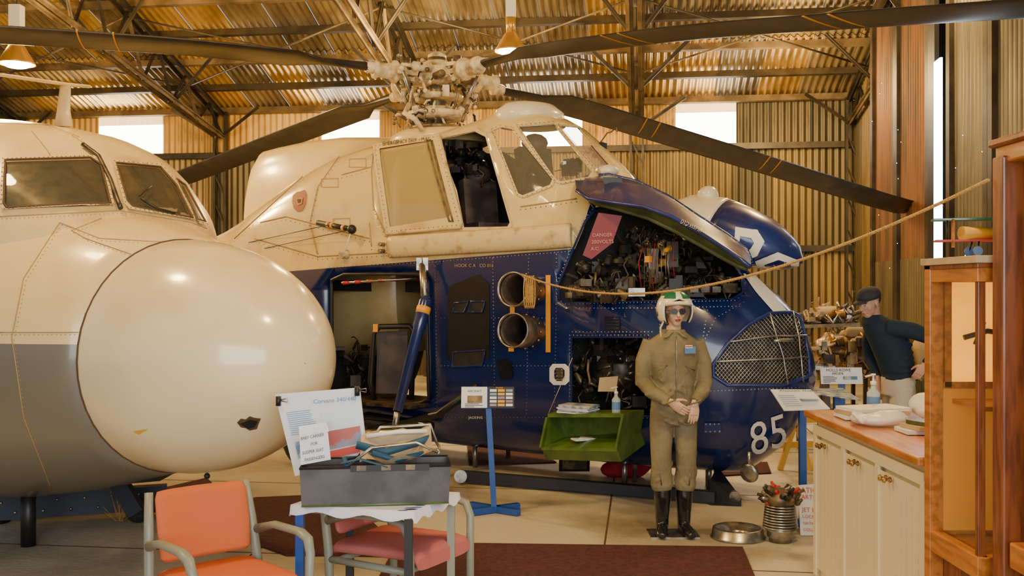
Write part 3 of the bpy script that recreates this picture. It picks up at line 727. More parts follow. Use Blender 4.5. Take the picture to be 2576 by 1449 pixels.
hi2=[p+V((0,.03,-.05)) for p in hi]; rows([ii,hi2],'olive')
g.tube(ri,.018,'bluedoor',8); g.tube(ii,.02,'olive',8); g.tube(hi,.014,'bluedoor',8)
for k in(2,4,6): g.tube([ii[k],hi2[k]],.014,'olive',6)
for c in(hi,ri):
    for a,b in zip(c,c[1:]):
        for u in(.2,.5,.8): g.sph(a.lerp(b,u)+V((0,-.012,.0)),.007,'metal',6)
g.poly([mid[2]+V((-.06,-.03,.03)),mid[2]+V((.1,-.03,.02)),mid[2]+V((.12,-.03,-.05)),mid[2]+V((-.05,-.03,-.04))],'black')
DB=g.bvh(); textproj(g,DB,'DTD 5555 LK',1712,560,10,'hub',rot=-.45,off=.01)
g.tube([P(1500,520,8.6),P(1545,508,8.45)],.01,'metal',6); g.tube([hi[0],HP(1495,525,.75)],.01,'black',6)
g.build('clamshell_door_near',heli)
g=G(); R=[]
ax0=HP(1700,530,-.2); ax1=HP(2018,660,-.35); d=(ax1-ax0); L_=d.length; d.normalize(); s1=d.cross(Z).normalized(); s2=s1.cross(d)
for u in [0,.04,.1,.2,.32,.36,.42,.55,.7,.8,.88,.94,.98,1.0]:
    r=.29*interp([(0,.4),(.1,.72),(.3,.98),(.5,1),(.7,.9),(.85,.68),(.95,.4),(1,.06)],u)
    R.append([ax0+d*(L_*u)+s1*(r*1.4*math.cos(a))+s2*(r*(1 if math.sin(a)>0 else .8)*math.sin(a)) for a in [2*math.pi*k/28 for k in range(28)]])
g.rings(R[:6],'helm'); g.rings(R[5:],'bluedoor'); NB_=g.bvh()
g.sph(HP(1781,492,-.2),(.1,.1,.09),'helm',16)
pframe(g,NB_,[(1850,572),(1905,580),(1922,608),(1905,642),(1868,656),(1845,638)],[(1862,594),(1890,600),(1897,612),(1888,626),(1870,632),(1860,620)],'white',.012,6)
pframe(g,NB_,[(1900,655),(1955,634),(2008,655),(2008,680),(1960,684),(1910,684)],[(1922,664),(1958,652),(1988,662),(1988,672),(1960,674),(1930,674)],'white',.012,6)
g.build('clamshell_door_far',heli)
g=G(); g.sph(P(1530,430,9.3),(.1,.08,.06),'helm',14); clutter(g,[(1480,370),(1530,360),(1530,410),(1500,405)],9.9,10.1,14,44,('hubdark','black')); g.build('nose_aerial',heli)
# fold-down tray
g=G()
lo=[HP(1362,1125,1.0),HP(1552,1128,1.3),HP(1612,1085,.9),HP(1420,1100,.8)]
hi_=[HP(1378,1050,1.0),HP(1568,1050,1.3),HP(1620,1040,.9),HP(1405,1040,.8)]
g.prism(hi_,Z*.03,'green')
bo=[p-Z*.12+NN*-.08 for p in lo]
g.prism(lo,-Z*.025,'green')
for i in(0,1,2):
    j=i+1
    g.add([lo[i],lo[j],bo[j],bo[i]],[(0,1,2,3)],'green')
g.add(bo,[(0,1,2,3)],'green')
g.beam(hi_[0],lo[0],.05,.02,'green'); g.beam(hi_[1],lo[1],.05,.02,'green'); g.add([hi_[1],hi_[2],lo[2],lo[1]],[(0,1,2,3)],'green'); g.add([hi_[3],hi_[2],lo[2],lo[3]],[(0,1,2,3)],'green'); g.add([hi_[0],hi_[3],lo[3],lo[0]],[(0,1,2,3)],'green')
g.tube([hi_[0]+Z*.02,P(1440,900,8.6)],.003,'hub',5); 
g.build('fold_down_platform',heli)
def books(name,base,dx,dy,n,seed,h=.012,mats=('paper','pic1','white')):
    g=G(); rd=random.Random(seed); z=0
    for k in range(n):
        g.box(base+Z*(z+h/2)+V((rd.uniform(-.01,.01),rd.uniform(-.01,.01),0)),(dx,dy,h*.9),mats[k%len(mats)] if k<n-1 else 'pic1',Matrix.Rotation(-.55+rd.uniform(-.05,.05),3,'Z')); z+=h
    g.build(name)
pt=HP(1455,1047,1.02); books('brochure_stack',pt+Z*.03,.3,.2,6,1)
def sanitizer(base,s=1):
    g=G(); g.lathe(base,Z,[(0,.03*s),(.005,.034*s),(.11*s,.034*s),(.13*s,.015*s),(.15*s,.013*s)],'gel',18); g.lathe(base+Z*.15*s,Z,[(0,.016*s),(.02*s,.016*s),(.022*s,.006*s),(.05*s,.006*s),(.052*s,.014*s),(.06*s,.012*s)],'white',12)
    g.tube([base+Z*.205*s,base+Z*.205*s+V((-.045*s,-.01,-.01*s))],.005*s,'white',6)
    g.lathe(base+Z*.03*s,Z,[(0,.0345*s),(.06*s,.0345*s)],'textblue',18,cap=False); g.build('hand_sanitizer_bottle')
sanitizer(HP(1550,1048,1.1)+Z*.03,1.05)
g=G(); c=lo[0].lerp(lo[2],.45); g.box(c+Z*.01,(.22,.12,.012),'paper',Matrix.Rotation(.3,3,'Z')); g.box(c+Z*.02+V((.03,0,0)),(.15,.1,.008),'white',Matrix.Rotation(-.2,3,'Z')); g.build('leaflet_pile')
g=G(); a=FL(1160,1215)+Z*.07; b=FL(1800,1268)+Z*.06
g.beam(a,b,.09,.09,'beamblack'); g.prism([FL(1785,1272)+Z*.01,FL(1865,1275)+Z*.01,FL(1865,1262)+Z*.03,FL(1840,1250)+Z*.05,FL(1805,1235)+Z*.22,FL(1790,1250)+Z*.15],Y_*.03,'beamblack')
g.lathe(FL(1848,1265)+Z*.05,Y_,[(-.02,.05),(.05,.05)],'metal',16); g.cyl(a,a+Z*.01-Y_*.1,.06,.06,'metal'); g.build('tow_bar',fix=True)
g=G(); c=FL(1585,1200); g.sph(c+Z*.13,(.2,.15,.15),'redcloth',16); g.sph(c+V((-.15,.02,.07)),(.14,.12,.08),'redcloth',12); g.sph(c+V((.12,-.03,.16)),(.1,.1,.12),'redcloth',12); g.build('red_bag',remesh=.015,smooth=4)
g=G(); c=FL(1445,1192); g.box(c+Z*.12,(.3,.03,.2),'black',Matrix.Rotation(.3,3,'X')); g.box(c+V((0,-.02,.12)),(.24,.02,.15),'hubdark',Matrix.Rotation(.3,3,'X')); g.build('framed_picture')
# =============== AIRLINER NOSE
A=V((.793,-.609,0)).normalized(); NB=V((-.609,-.793,0)).normalized(); S0=P(472,893,6.2); S0.z=0
def K(s,w,z): return S0-A*s+NB*w+Z*z
air=root('airliner_nose')
def ell(s,W,zb,zt,e=2.15,n=48):
    zc=(zb+zt)/2;h=(zt-zb)/2; out=[]
    for k in range(n):
        a=2*math.pi*k/n; ca,sa=math.cos(a),math.sin(a)
        out.append(K(s,W*math.copysign(abs(ca)**(2/e),ca),zc+h*math.copysign(abs(sa)**(2/e),sa)))
    return out
g=G(); R=[]
for k in range(22):
    th=math.pi/2*k/21; s=-1.10*math.cos(th) ; r=max(.004,math.sin(th))
    R.append(ell(s,.72*r,1.40-.72*r,1.40+.72*r,2))
g.rings(R,'radome',cap=False); RB=g.bvh()
patch(g,RB,[(596,1062),(606,1052),(618,1054),(628,1046),(640,1050),(656,1052),(650,1066),(646,1078),(628,1082),(618,1076),(606,1074)],'dirt',.004,6); patch(g,RB,[(603,1064),(616,1060),(628,1054),(648,1058),(640,1072),(625,1077)],'black',.007,6)
patch(g,RB,[(335,1085),(375,1078),(350,1092)],'yellow',.004,6)
g.sph(K(-.2,0,.67),.02,'black',8); g.build('radome',air)
g=G(); R=[]
CW=[(0,.72),(.25,.87),(.5,.98),(1,1.15),(1.6,1.28),(2.4,1.36),(6,1.4)]
CB=[(0,.68),(.25,.62),(.5,.56),(1,.44),(1.6,.33),(2.4,.25),(6,.2)]
CT=[(0,2.12),(.25,2.22),(.5,2.3),(1,2.42),(1.6,2.55),(2.4,2.8),(6,3.0)]
for s in(0,.12,.25,.4,.6,.8,1,1.3,1.6,2,2.4,3,4,6): R.append(ell(s,interp(CW,s),interp(CB,s),interp(CT,s),2.1))
g.rings(R,'conwhite'); bodyR=g
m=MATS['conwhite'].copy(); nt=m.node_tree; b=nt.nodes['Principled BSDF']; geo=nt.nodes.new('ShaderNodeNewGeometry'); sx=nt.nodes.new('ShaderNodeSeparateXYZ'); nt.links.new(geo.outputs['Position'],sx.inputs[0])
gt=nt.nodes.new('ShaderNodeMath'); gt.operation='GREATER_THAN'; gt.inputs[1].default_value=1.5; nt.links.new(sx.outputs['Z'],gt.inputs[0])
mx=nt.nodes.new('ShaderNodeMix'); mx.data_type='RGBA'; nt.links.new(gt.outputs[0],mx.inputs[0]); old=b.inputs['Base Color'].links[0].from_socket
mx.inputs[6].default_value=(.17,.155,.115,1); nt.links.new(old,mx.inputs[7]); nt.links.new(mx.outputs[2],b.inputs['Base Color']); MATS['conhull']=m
g.mats=['conhull']; g.build('nose_section',air)
hmp=G(); R=[]
for s in(.42,.55,.7,.85,1.0,1.15,1.3,1.5,1.8,2.2,3,4,6):
    zt=interp([(.42,2.2),(.55,2.36),(1.15,2.82),(1.3,2.9),(1.6,3.0),(2,3.06),(3,3.12),(6,3.15)],s); W=interp([(.42,.45),(.55,.66),(.85,.84),(1.3,.98),(2,1.12),(6,1.2)],s)
    R.append(ell(s,W,1.5,zt,2.7))
hmp.rings(R,'conwhite'); AB2=hmp.bvh(); hmp.build('cockpit_hump',air,fix=True)
allb=G(); allb.v=bodyR.v+hmp.v; k=len(bodyR.v); allb.f=bodyR.f+[[i+k for i in f] for f in hmp.f]; AB=allb.bvh()
g=G()
g.tube([q for q in ell(0,.722,.678,2.122,2)],.006,'dirt',6,closed=True)
W1=[(14,408),(225,402),(252,420),(276,516),(20,526),(12,515)]
W2=[(290,415),(400,425),(440,470),(480,552),(330,524),(318,512)]
W3=[(440,455),(462,470),(512,562),(492,556)]
for w_ in(W1,W2,W3):
    patch(g,AB,w_,'glassdark',.012); patch(g,AB,w_,'baymid',.002); pframe(g,AB,grow(w_,10),w_,'creamrim',.022); g.tube(pline(AB,w_,.02,closed=True),.008,'dirt',6,closed=True); rivets(g,AB,grow(w_,6),'hubdark',11,.005,.024,True)
g.tube(pline(AB,[(205,370),(245,400),(275,460),(300,530)],.025),.016,'baymid',8)
g.tube(pline(AB,[(350,512),(390,535),(432,545)],.04),.008,'black',6); g.tube(pline(AB,[(345,505),(375,480)],.04),.005,'black',6)
for pl in([(0,545),(300,530),(480,560),(520,575)],[(255,550),(180,580),(215,600)],[(215,600),(330,640)],[(150,560),(60,700),(30,850),(60,1050),(130,1230)],[(0,836),(205,836)],[(150,560),(250,600),(420,610)],[(180,340),(240,380)],[(0,310),(120,315),(200,345)],[(80,330),(120,380),(130,400)]):
    g.tube(pline(AB,pl,.001),.0035,'seam',5); rivets(g,AB,[(x+6,y+6) for x,y in pl],'seam',11,.004,.002)
g.build('cockpit_windows',air)
g=G(); b=hit(AB2,160,318,0) or P(160,318,7.3); top=P(165,212,b.y)
g.tube([b,b+Z*.12,top],[(.07,.02),(.05,.015),(.04,.012)],'conwhite',10,side=X_); g.tube([P(0,188,b.y-.4),top,P(225,218,b.y+.1)],[(.035,.012)]*3,'conwhite',8); g.build('aerial_mast',air)
# trolley is part of what carries the airliner
g=G(); a=FL(-60,1322)+Z*.13; b=FL(420,1292)+Z*.14
g.beam(a,b,.1,.19,'beamblack'); g.beam(P(-40,1232,6.9),P(330,1200,7.3),.12,.08,'red'); g.beam(P(130,1215,7.3),P(420,1190,7.3),.3,.06,'black'); g.beam(P(300,1215,7.4),P(345,1290,7.4),.08,.12,'beamblack')
for k in range(14): g.sph(a.lerp(b,k/14)+V((0,-.055,.04*(-1)**k)),.014,'metal',6)
c=FL(350,1312)+Z*.1; g.lathe(c,V((.3,-1,0)),[(0,.04),(0,.1),(.05,.1),(.05,.04)],'tyre',18)
g.cyl(K(1.6,.2,0),K(1.6,.2,.4),.05,.05,'black'); g.cyl(K(2.5,0,.0),K(2.5,0,.3),.1,.1,'black')
rd=random.Random(2)
for k in range(22): 
    q=FL(300,1318)+V((rd.uniform(-.03,.03),0,.02)); g.tube([q,q+V((rd.uniform(-.1,.1),rd.uniform(-.05,.05),rd.uniform(.05,.25)))],.002,'rope',4)
g.build('aircraft_trolley')
# =============== PEOPLE helpers
def frame(f):
    f=V(f).normalized(); r=f.cross(Z).normalized(); u=r.cross(f); return f,r,u
def hand(g,wr,d,pn,side,m,curl=.5,s=1.0):
    d=V(d).normalized(); side=V(side); side=(side-d*side.dot(d)).normalized(); pn=V(pn); pn=(pn-d*pn.dot(d)-side*pn.dot(side)).normalized(); wr=V(wr)
    g.tube([wr-d*.02*s,wr+d*.02*s,wr+d*.055*s,wr+d*.09*s],[(.024*s,.018*s),(.032*s,.017*s),(.041*s,.015*s),(.038*s,.012*s)],m,12,side=side)
    for i,(o,l) in enumerate(((.03,.068),(.010,.078),(-.010,.072),(-.029,.056))):
        p=wr+d*(.082*s)+side*(o*s); pts=[p-d*.02*s,p]; dd=d.copy(); seg=[l*.45,l*.32,l*.23]
        for k_,q in enumerate(seg):
            ang=curl*(.5+.35*k_); dd=(dd*math.cos(ang*.8)+pn*math.sin(ang*.8)).normalized() if k_==0 else (dd+pn*(.45*curl)).normalized()
            p=p+dd*q*s; pts.append(p)
        g.tube(pts,[.009*s,.0095*s,.0088*s,.008*s,.006*s],m,8)
    p=wr+d*.02*s+side*.022*s; g.tube([p,p+(d*.5+side*.8)*.03*s,p+(d*.8+side*.75+pn*.3)*.05*s,p+(d*1.15+side*.7+pn*.5)*.062*s],[.014*s,.0125*s,.010*s,.007*s],m,8)
def headg(c,f,m,s=1.0,neck=None):
    g=G(); f,r,u=frame(f); M=Matrix((r,f,u)).transposed()
    def L(x,y,z): return c+M@V((x*s,y*s,z*s))
    g.sph(L(0,-.01,.035),(.076*s,.095*s,.09*s),m,20,M); g.sph(L(0,.028,-.02),(.062*s,.062*s,.085*s),m,20,M); g.sph(L(0,.045,-.085),(.036*s,.035*s,.03*s),m,14,M)
    g.sph(L(0,.01,-.06),(.055*s,.06*s,.045*s),m,14,M)
    g.tube([L(0,.083,.02),L(0,.1,-.012),L(0,.108,-.026),L(0,.092,-.036)],[.009*s,.011*s,.015*s,.010*s],m,10)
    g.sph(L(0,.085,-.056),(.024*s,.012*s,.008*s),m,10,M); g.sph(L(0,.083,-.067),(.02*s,.011*s,.007*s),m,10,M)
    g.tube([L(-.045,.072,.03),L(0,.088,.032),L(.045,.072,.03)],.011*s,m,8)
    for q in(-1,1):
        g.sph(L(q*.078,-.005,-.0),(.01*s,.02*s,.032*s),m,12,M); g.sph(L(q*.042,.055,-.025),(.022*s,.022*s,.022*s),m,10,M)
    if neck is not None: g.tube([L(0,-.02,-.05),V(neck)],[.055*s,.06*s],m,14)
    return g,L,M
# =============== MANNEQUIN
mq=root('pilot_mannequin'); MO=FL(1694,1345); MO.z=0
def Mq(x,y,z): return MO+V((x,y,z))
g=G()
TR=[(.81,.12,.09,0,0),(.86,.16,.12,0,.0),(.95,.168,.125,0,0),(1.08,.15,.115,0,0),(1.22,.172,.125,0,-.01),(1.35,.195,.125,0,-.01),(1.43,.185,.105,0,0),(1.475,.12,.08,0,.0),(1.51,.07,.068,0,0)]
R=[[Mq(cx+rx*math.cos(a),cy+ry*math.sin(a),z) for a in [2*math.pi*k/28 for k in range(28)]] for z,rx,ry,cx,cy in TR]
g.rings(R,'suit')
for sg in(-1,1):
    g.tube([Mq(sg*.08,0,.92),Mq(sg*.088,0,.80),Mq(sg*.092,-.01,.62),Mq(sg*.09,-.015,.5),Mq(sg*.088,0,.42),Mq(sg*.085,.005,.37),Mq(sg*.082,.005,.33)],[.092,.088,.078,.074,.077,.084,.07],'suit',18)
EL=[((-.165,0,1.43),(-.215,.01,1.28),(-.225,.0,1.13),(-.17,-.1,1.06),(-.06,-.185,1.005)),((.165,0,1.43),(.215,.01,1.28),(.225,-.01,1.12),(.19,-.11,1.06),(.125,-.175,1.0))]
for pts in EL: g.tube([Mq(*p) for p in pts],[.062,.066,.06,.052,.04],'suit',16)
g.tube([Mq(.075*math.cos(k*.628),.0+.07*math.sin(k*.628),1.50) for k in range(10)],.018,'suit',8,closed=True)
for sg in(-1,1): g.tube([Mq(sg*.02,-.07,1.505),Mq(sg*.06,-.1,1.47),Mq(sg*.085,-.09,1.46)],[(.02,.008)]*3,'suit',8)
rd=random.Random(5)
for k in range(46):
    sg=rd.choice((-1,1)); z=rd.uniform(.36,1.25)
    if z<.8: cx,rx,ry=sg*.09,.078,.078
    else: cx,rx,ry=0,.165,.122
    a0=rd.uniform(-2.9,-.2); q=[Mq(cx+rx*math.cos(a0+j*.22),ry*math.sin(a0+j*.22),z+j*rd.uniform(-.025,.025)) for j in range(4)]; g.tube(q,[.004,.011,.011,.004],'suit',6)
for arm in EL:
    for k in range(1,5):
        p=Mq(*arm[k]); g.tube([p+V((.055*math.cos(j),-.05*abs(math.sin(j))-.0,.02*math.cos(j))) for j in (0,.8,1.6,2.4,3.1)],.009,'suit',6)
g.build('flight_suit',mq,remesh=.008,smooth=2)
g=G(); g.tube([Mq(0,-.128,1.47),Mq(0,-.145,1.35),Mq(0,-.14,1.2),Mq(0,-.125,1.08),Mq(0,-.13,.95),Mq(0,-.1,.82)],.004,'metal',6)
for (x,z,a) in((-.1,1.24,.5),(.1,1.24,-.5),(.11,1.0,.9),(-.11,1.0,-.9)):
    g.tube([Mq(x-.04*math.cos(a),-.132,z-.04*math.sin(a)),Mq(x+.04*math.cos(a),-.132,z+.04*math.sin(a))],.004,'hubdark',6)
g.box(Mq(.10,-.128,1.37),(.085,.008,.05),'textblue',Matrix.Rotation(.3,3,'Z')); g.box(Mq(.09,-.134,1.395),(.055,.006,.022),'white',Matrix.Rotation(.3,3,'Z')); g.box(Mq(.09,-.137,1.395),(.05,.004,.006),'red',Matrix.Rotation(.3,3,'Z'))
for sg in(-1,1): g.tube([Mq(sg*.11,-.082,.47),Mq(sg*.1,-.085,.38)],.004,'hubdark',6)
g.build('suit_zips_and_patches',mq)
hd,L,M=headg(Mq(.01,-.01,1.645),(.12,-1,-.03),'mskin',.93,Mq(0,0,1.49)); hd.build('head',mq,remesh=.004,smooth=3)
g=G()
for q in(-1,1):
    R_=[L(q*.034+.030*math.cos(a),.102-abs(q*.034+.03*math.cos(a))*.28,.006+.025*math.sin(a)) for a in [2*math.pi*k/14 for k in range(14)]]
    g.prism(R_,V((0,.006,0)),'blackgloss'); g.tube(R_,.0022,'brass',5,closed=True)
    g.tube([L(q*.062,.08,.015),L(q*.085,.0,.01)],.002,'brass',5)
g.tube([L(-.01,.102,.014),L(.01,.102,.014)],.002,'brass',5)
g.tube([L(-.02,.09,-.058),L(0,.096,-.056),L(.02,.09,-.058)],[.003,.006,.003],'lips',8); g.tube([L(-.017,.088,-.065),L(0,.094,-.067),L(.017,.088,-.065)],[.003,.006,.003],'lips',8)
g.build('sunglasses_and_lips',mq)
g=G(); n=28;rows_=[]
for i in range(15):
    ph=math.radians(-38+128*i/14); row=[]
    for k in range(n+1):
        op=math.radians(50 if ph<math.radians(22) else 50*max(0,(1-(math.degrees(ph)-22)/10)))
        az=op+(2*math.pi-2*op)*k/n
        x=math.sin(az);y=math.cos(az)
        row.append(L(.135*x*math.cos(ph),.142*y*math.cos(ph)-.005,.015+.148*math.sin(ph)))
    rows_.append(row)
for i in range(14):
    for k in range(n):
        a=rows_[i][k];b=rows_[i][k+1];c=rows_[i+1][k+1];d_=rows_[i+1][k]
        mid_=(a+b+c+d_)/4-L(0,0,0); lx=M.transposed()@mid_
        mm='helm'
        if i>=8 and .02<abs(lx.x)<.085 : mm='helmgreen'
        g.add([a,b,c,d_],[(0,1,2,3)],mm,True)
ho=g.build('flying_helmet',mq); md=ho.modifiers.new('w','WELD'); md.merge_threshold=.0005; md=ho.modifiers.new('s','SOLIDIFY'); md.thickness=.012
g=G(); g.tube([rows_[i][0] for i in range(0,9)],.008,'black',6); g.tube([rows_[i][-1] for i in range(0,9)],.008,'black',6)
for q in(-1,1): g.sph(L(q*.125,0,-.01),(.018,.045,.05),'helm',12,M); g.sph(L(q*.14,0,-.01),(.012,.025,.028),'hubdark',10,M)
g.tube([L(-.1,.09,.06),L(-.06,.125,.072),L(0,.142,.076),L(.06,.125,.072),L(.1,.09,.06)],.014,'helm',8)
g.tube([L(.1,.06,-.06),L(.13,.05,-.12),L(.12,.03,-.2),L(.13,.0,-.24)],.008,'hub',6); g.sph(L(.09,.09,-.09),.014,'black',8); g.tube([L(.11,.05,-.05),L(.1,.09,-.09)],.005,'black',6)
g.build('helmet_fittings',mq)
g=G(); hand(g,Mq(-.05,-.19,1.0),(.75,-.2,-.5),(.1,.9,-.2),(.2,-.3,.9),'mskin',.5,1.0); g.build('hand_left',mq,remesh=.003,smooth=1)
g=G(); hand(g,Mq(.125,-.18,.995),(-.1,-.15,-1),(-.2,.9,0),(-.9,-.2,0),'mskin',.5,1.0); g.build('hand_right',mq,remesh=.003,smooth=1)
g=G()
for sg in(-1,1):
    x=sg*.08
    g.tube([Mq(x,.005,.36),Mq(x,.005,.28),Mq(x,.01,.16),Mq(x,.015,.09),Mq(x,.015,.03)],[.064,.064,.052,.048,.045],'boot',18)
    fo=sg*.03
    g.tube([Mq(x,.05,.045),Mq(x,0,.05),Mq(x+fo*.4,-.07,.045),Mq(x+fo*.8,-.13,.036),Mq(x+fo,-.17,.03)],[(.038,.04),(.044,.05),(.046,.042),(.045,.033),(.03,.02)],'boot',16,side=X_)
g.build('boots',mq,remesh=.006,smooth=3)
g=G(); g.box(MO+Z*.004+V((0.0,.02,0)),(.36,.26,.008),'metal'); g.build('base_plate',mq)
# =============== MAN
mn_=root('man_visitor')
g=G()
sp=[((3.62,9.32,.93),.165,.145),((3.62,9.32,1.03),.165,.15),((3.585,9.31,1.15),.165,.16),((3.54,9.31,1.3),.185,.175),((3.48,9.31,1.43),.19,.17),((3.41,9.31,1.51),.14,.13),((3.36,9.31,1.57),.075,.075)]
R=[[V(c)+V((ry*math.cos(a),rx*math.sin(a),0.16*ry*math.cos(a))) for a in [2*math.pi*k/24 for k in range(24)]] for c,rx,ry in sp]
g.rings(R,'navy')
g.tube([V(p) for p in((3.46,9.17,1.46),(3.66,9.08,1.43),(3.86,9.0,1.34),(3.82,8.97,1.22),(3.74,8.98,1.13))],[.08,.078,.068,.058,.046],'navy',16)
g.tube([V(p) for p in((3.44,9.46,1.46),(3.42,9.54,1.3),(3.44,9.55,1.15),(3.46,9.48,1.05),(3.47,9.44,.98))],[.07,.064,.056,.05,.042],'navy',16)
for k in range(8):
    z=1.0+k*.06; g.tube([V((3.62-.05*k/8+.15*math.cos(j),9.31-.165*math.sin(j),z+.02*math.sin(j*2+k))) for j in(.3,.8,1.3,1.8,2.3,2.8)],.009,'navy',6)
g.build('pullover',mn_,remesh=.01,smooth=3)
g=G()
R=[[V((3.62+.15*math.cos(a),9.32+.17*math.sin(a),z)) for a in [2*math.pi*k/24 for k in range(24)]] for z in(.82,.9,1.0)]
g.rings(R,'beige')
for sy in(-1,1):
    g.tube([V(p) for p in((3.63,9.32+sy*.085,.9),(3.61,9.32+sy*.09,.75),(3.58,9.32+sy*.1,.48),(3.62,9.32+sy*.1,.25),(3.65,9.32+sy*.1,.07))],[.105,.1,.08,.072,.068],'beige',16)
g.build('trousers',mn_,remesh=.01,smooth=3)
g=G()
for sy in(-1,1): g.tube([V((3.70,9.32+sy*.1,.045)),V((3.63,9.32+sy*.1,.05)),V((3.53,9.32+sy*.1,.04)),V((3.46,9.32+sy*.1,.03))],[.035,.048,.042,.025],'black',12)
g.build('shoes',mn_,remesh=.008,smooth=2)
hd,L,M=headg(V((3.335,9.27,1.675)),(-.86,-.42,-.28),'skin',1.1,V((3.39,9.31,1.54))); hd.build('head',mn_,remesh=.005,smooth=3)
g=G()
for q in(-1,1): g.sph(L(q*.033,.074,.008),(.012,.008,.008),'white',8,M); g.sph(L(q*.033,.081,.007),(.005,.004,.005),'textdark',8,M); g.tube([L(q*.018,.092,.027),L(q*.05,.08,.026)],.004,'hair',6)
g.tube([L(-.02,.094,-.06),L(0,.098,-.06),L(.02,.094,-.06)],.003,'lips',6)
g.build('face_details',mn_)
g=G(); g.sph(L(0,-.04,.03),(.079,.082,.075),'hair',18,M); g.build('hair',mn_)
g=G(); R=[]
for z,s_ in((.045,1.0),(.07,1.02),(.10,.95),(.12,.75),(.133,.45),(.138,.1)): R.append([L(.086*s_*math.sin(a),-.008+.102*s_*math.cos(a),z+.0) for a in [2*math.pi*k/24 for k in range(24)]])
g.rings(R,'cap')
br=[L(.08*math.sin(a),.085*math.cos(a)+.01,.055) for a in [math.radians(-70+14*k) for k in range(11)]]; br2=[L(.07*math.sin(a),.165*math.cos(a)**.7+.015,.048-.012*abs(math.sin(a))) for a in [math.radians(-70+14*k) for k in range(11)]]
g.add(br+br2,[(i,i+1,i+12,i+11) for i in range(10)],'cap',True); g.sph(L(0,-.008,.14),.008,'cap',8)
co=g.build('baseball_cap',mn_); md=co.modifiers.new('s','SOLIDIFY'); md.thickness=.006
g=G(); hand(g,V((3.73,8.99,1.12)),(-.45,.25,-.85),(.5,.8,.2),(-.5,.1,.4),'skin',.6,1.05); g.build('hand_left',mn_,remesh=.004,smooth=1)
g=G(); hand(g,V((3.47,9.43,.97)),(.1,-.1,-.9),(.3,-.3,0),(-.8,-.4,.1),'skin',.5,1.05); g.build('hand_right',mn_,remesh=.004,smooth=1)
# =============== SIGN STANDS
def doclines(g,o,r,u,x0,y0,w,n,lh,m='textdark',seed=1):
    rd=random.Random(seed); nrm=V(r).cross(V(u)).normalized()
    for k in range(n):
        ww=w*rd.uniform(.75,1) if k<n-1 else w*.5
        a=o+r*x0+u*(y0-k*lh)+nrm*.003; g.add([a,a+r*ww,a+r*ww+u*lh*.35,a+u*lh*.35],[(0,1,2,3)],m)
g=G(); b=FL(1243,1290); Y=b.y
g.beam(b+Z*.03,P(1229,1025,Y+.03),.045,.045,'standblue',up=Y_)
g.beam(b+V((-.2,-.12,.03)),b+V((.2,.12,.03)),.05,.05,'standblue'); g.beam(b+V((-.2,.16,.03)),b+V((.2,-.12,.03)),.05,.05,'standblue')
r_,u_=X_,V((0,.35,.94)).normalized(); o=P(1160,1026,Y-.02)
W_=(1225-1160)/F*Y; Hh=.175
g.add([o,o+r_*W_,o+r_*W_+u_*Hh,o+u_*Hh],[(0,1,2,3)],'paper'); o2=o+r_*(W_+.01); g.add([o2,o2+r_*W_,o2+r_*W_+u_*Hh,o2+u_*Hh],[(0,1,2,3)],'textdark')
nrm=r_.cross(u_)
q=o+r_*.05+u_*.04+nrm*.004; g.add([q,q+r_*.12,q+r_*.12+u_*.06,q+u_*.06],[(0,1,2,3)],'hubdark'); text(g,'AIRCRAFT',o+r_*.05+u_*.13,r_,u_,.025,'textdark'); doclines(g,o,r_,u_,.03,.03,.15,3,.012)
for i in range(3):
    for j in range(5):
        q=o2+r_*(.012+i*.065)+u_*(.012+j*.03)+nrm*.004; g.add([q,q+r_*.055,q+r_*.055+u_*.022,q+u_*.022],[(0,1,2,3)],['paper','yellow','paper'][i] if (i+j)%3 else 'pic2')
text(g,'PHASES',o2+r_*.06+u_*.16,r_,u_,.018,'orange')
bk=o-nrm*.012; g.prism([bk,bk+r_*(2*W_+.01),bk+r_*(2*W_+.01)+u_*Hh*.98,bk+u_*Hh*.98],-nrm*.01,'standblue'); g.build('display_stand')
g=G(); Yb=7.6; b=P(2020,1000,Yb); b.z=0
g.beam(b,P(2018,1030,Yb),.05,.05,'standblue',up=Y_)
g.beam(b+V((-.15,-.05,.03)),b+V((.15,.05,.03)),.05,.05,'standblue')
q=[P(1972,1034,Yb-.15),P(2088,1030,Yb-.1),P(2040,982,Yb+.15),P(1938,982,Yb+.1)]
g.prism(q,Z*.008,'paper')
text(g,'Westmark Wexley',q[3]+(q[2]-q[3])*.18-(q[3]-q[0])*.14+Z*.012,(q[2]-q[3]),(q[3]-q[0]),.04,'textdark')
for k in range(6):
    f_=.66-k*.1; a=q[0].lerp(q[3],f_)+Z*.013;c=q[1].lerp(q[2],f_)+Z*.013; g.beam(a.lerp(c,.08),a.lerp(c,.45),.006,.002,'textblue'); 
a=q[0].lerp(q[3],.45)+Z*.014;c=q[1].lerp(q[2],.45)+Z*.014; g.beam(a.lerp(c,.52),a.lerp(c,.92),.07,.002,'pic1')
g.build('display_stand')
g=G(); Y=9.0; o=P(2066,966,Y); r_=X_; u_=V((0,.2,.98)).normalized(); W_=105/F*Y; Hh=.15
g.prism([o,o+r_*W_,o+r_*W_+u_*Hh,o+u_*Hh],Y_*.01,'paper'); text(g,'HOLLS ROWE',o+r_*.05+u_*.115-Y_*.003,r_,u_,.036,'textdark'); text(g,'ARDEN',o+r_*.1+u_*.085-Y_*.003,r_,u_,.032,'textdark'); doclines(g,o,r_,u_,.02,.065,.13,6,.011); q=o+r_*.2+u_*.04-Y_*.004; g.add([q,q+r_*.13,q+r_*.13+u_*.03,q+u_*.03],[(0,1,2,3)],'pic1')
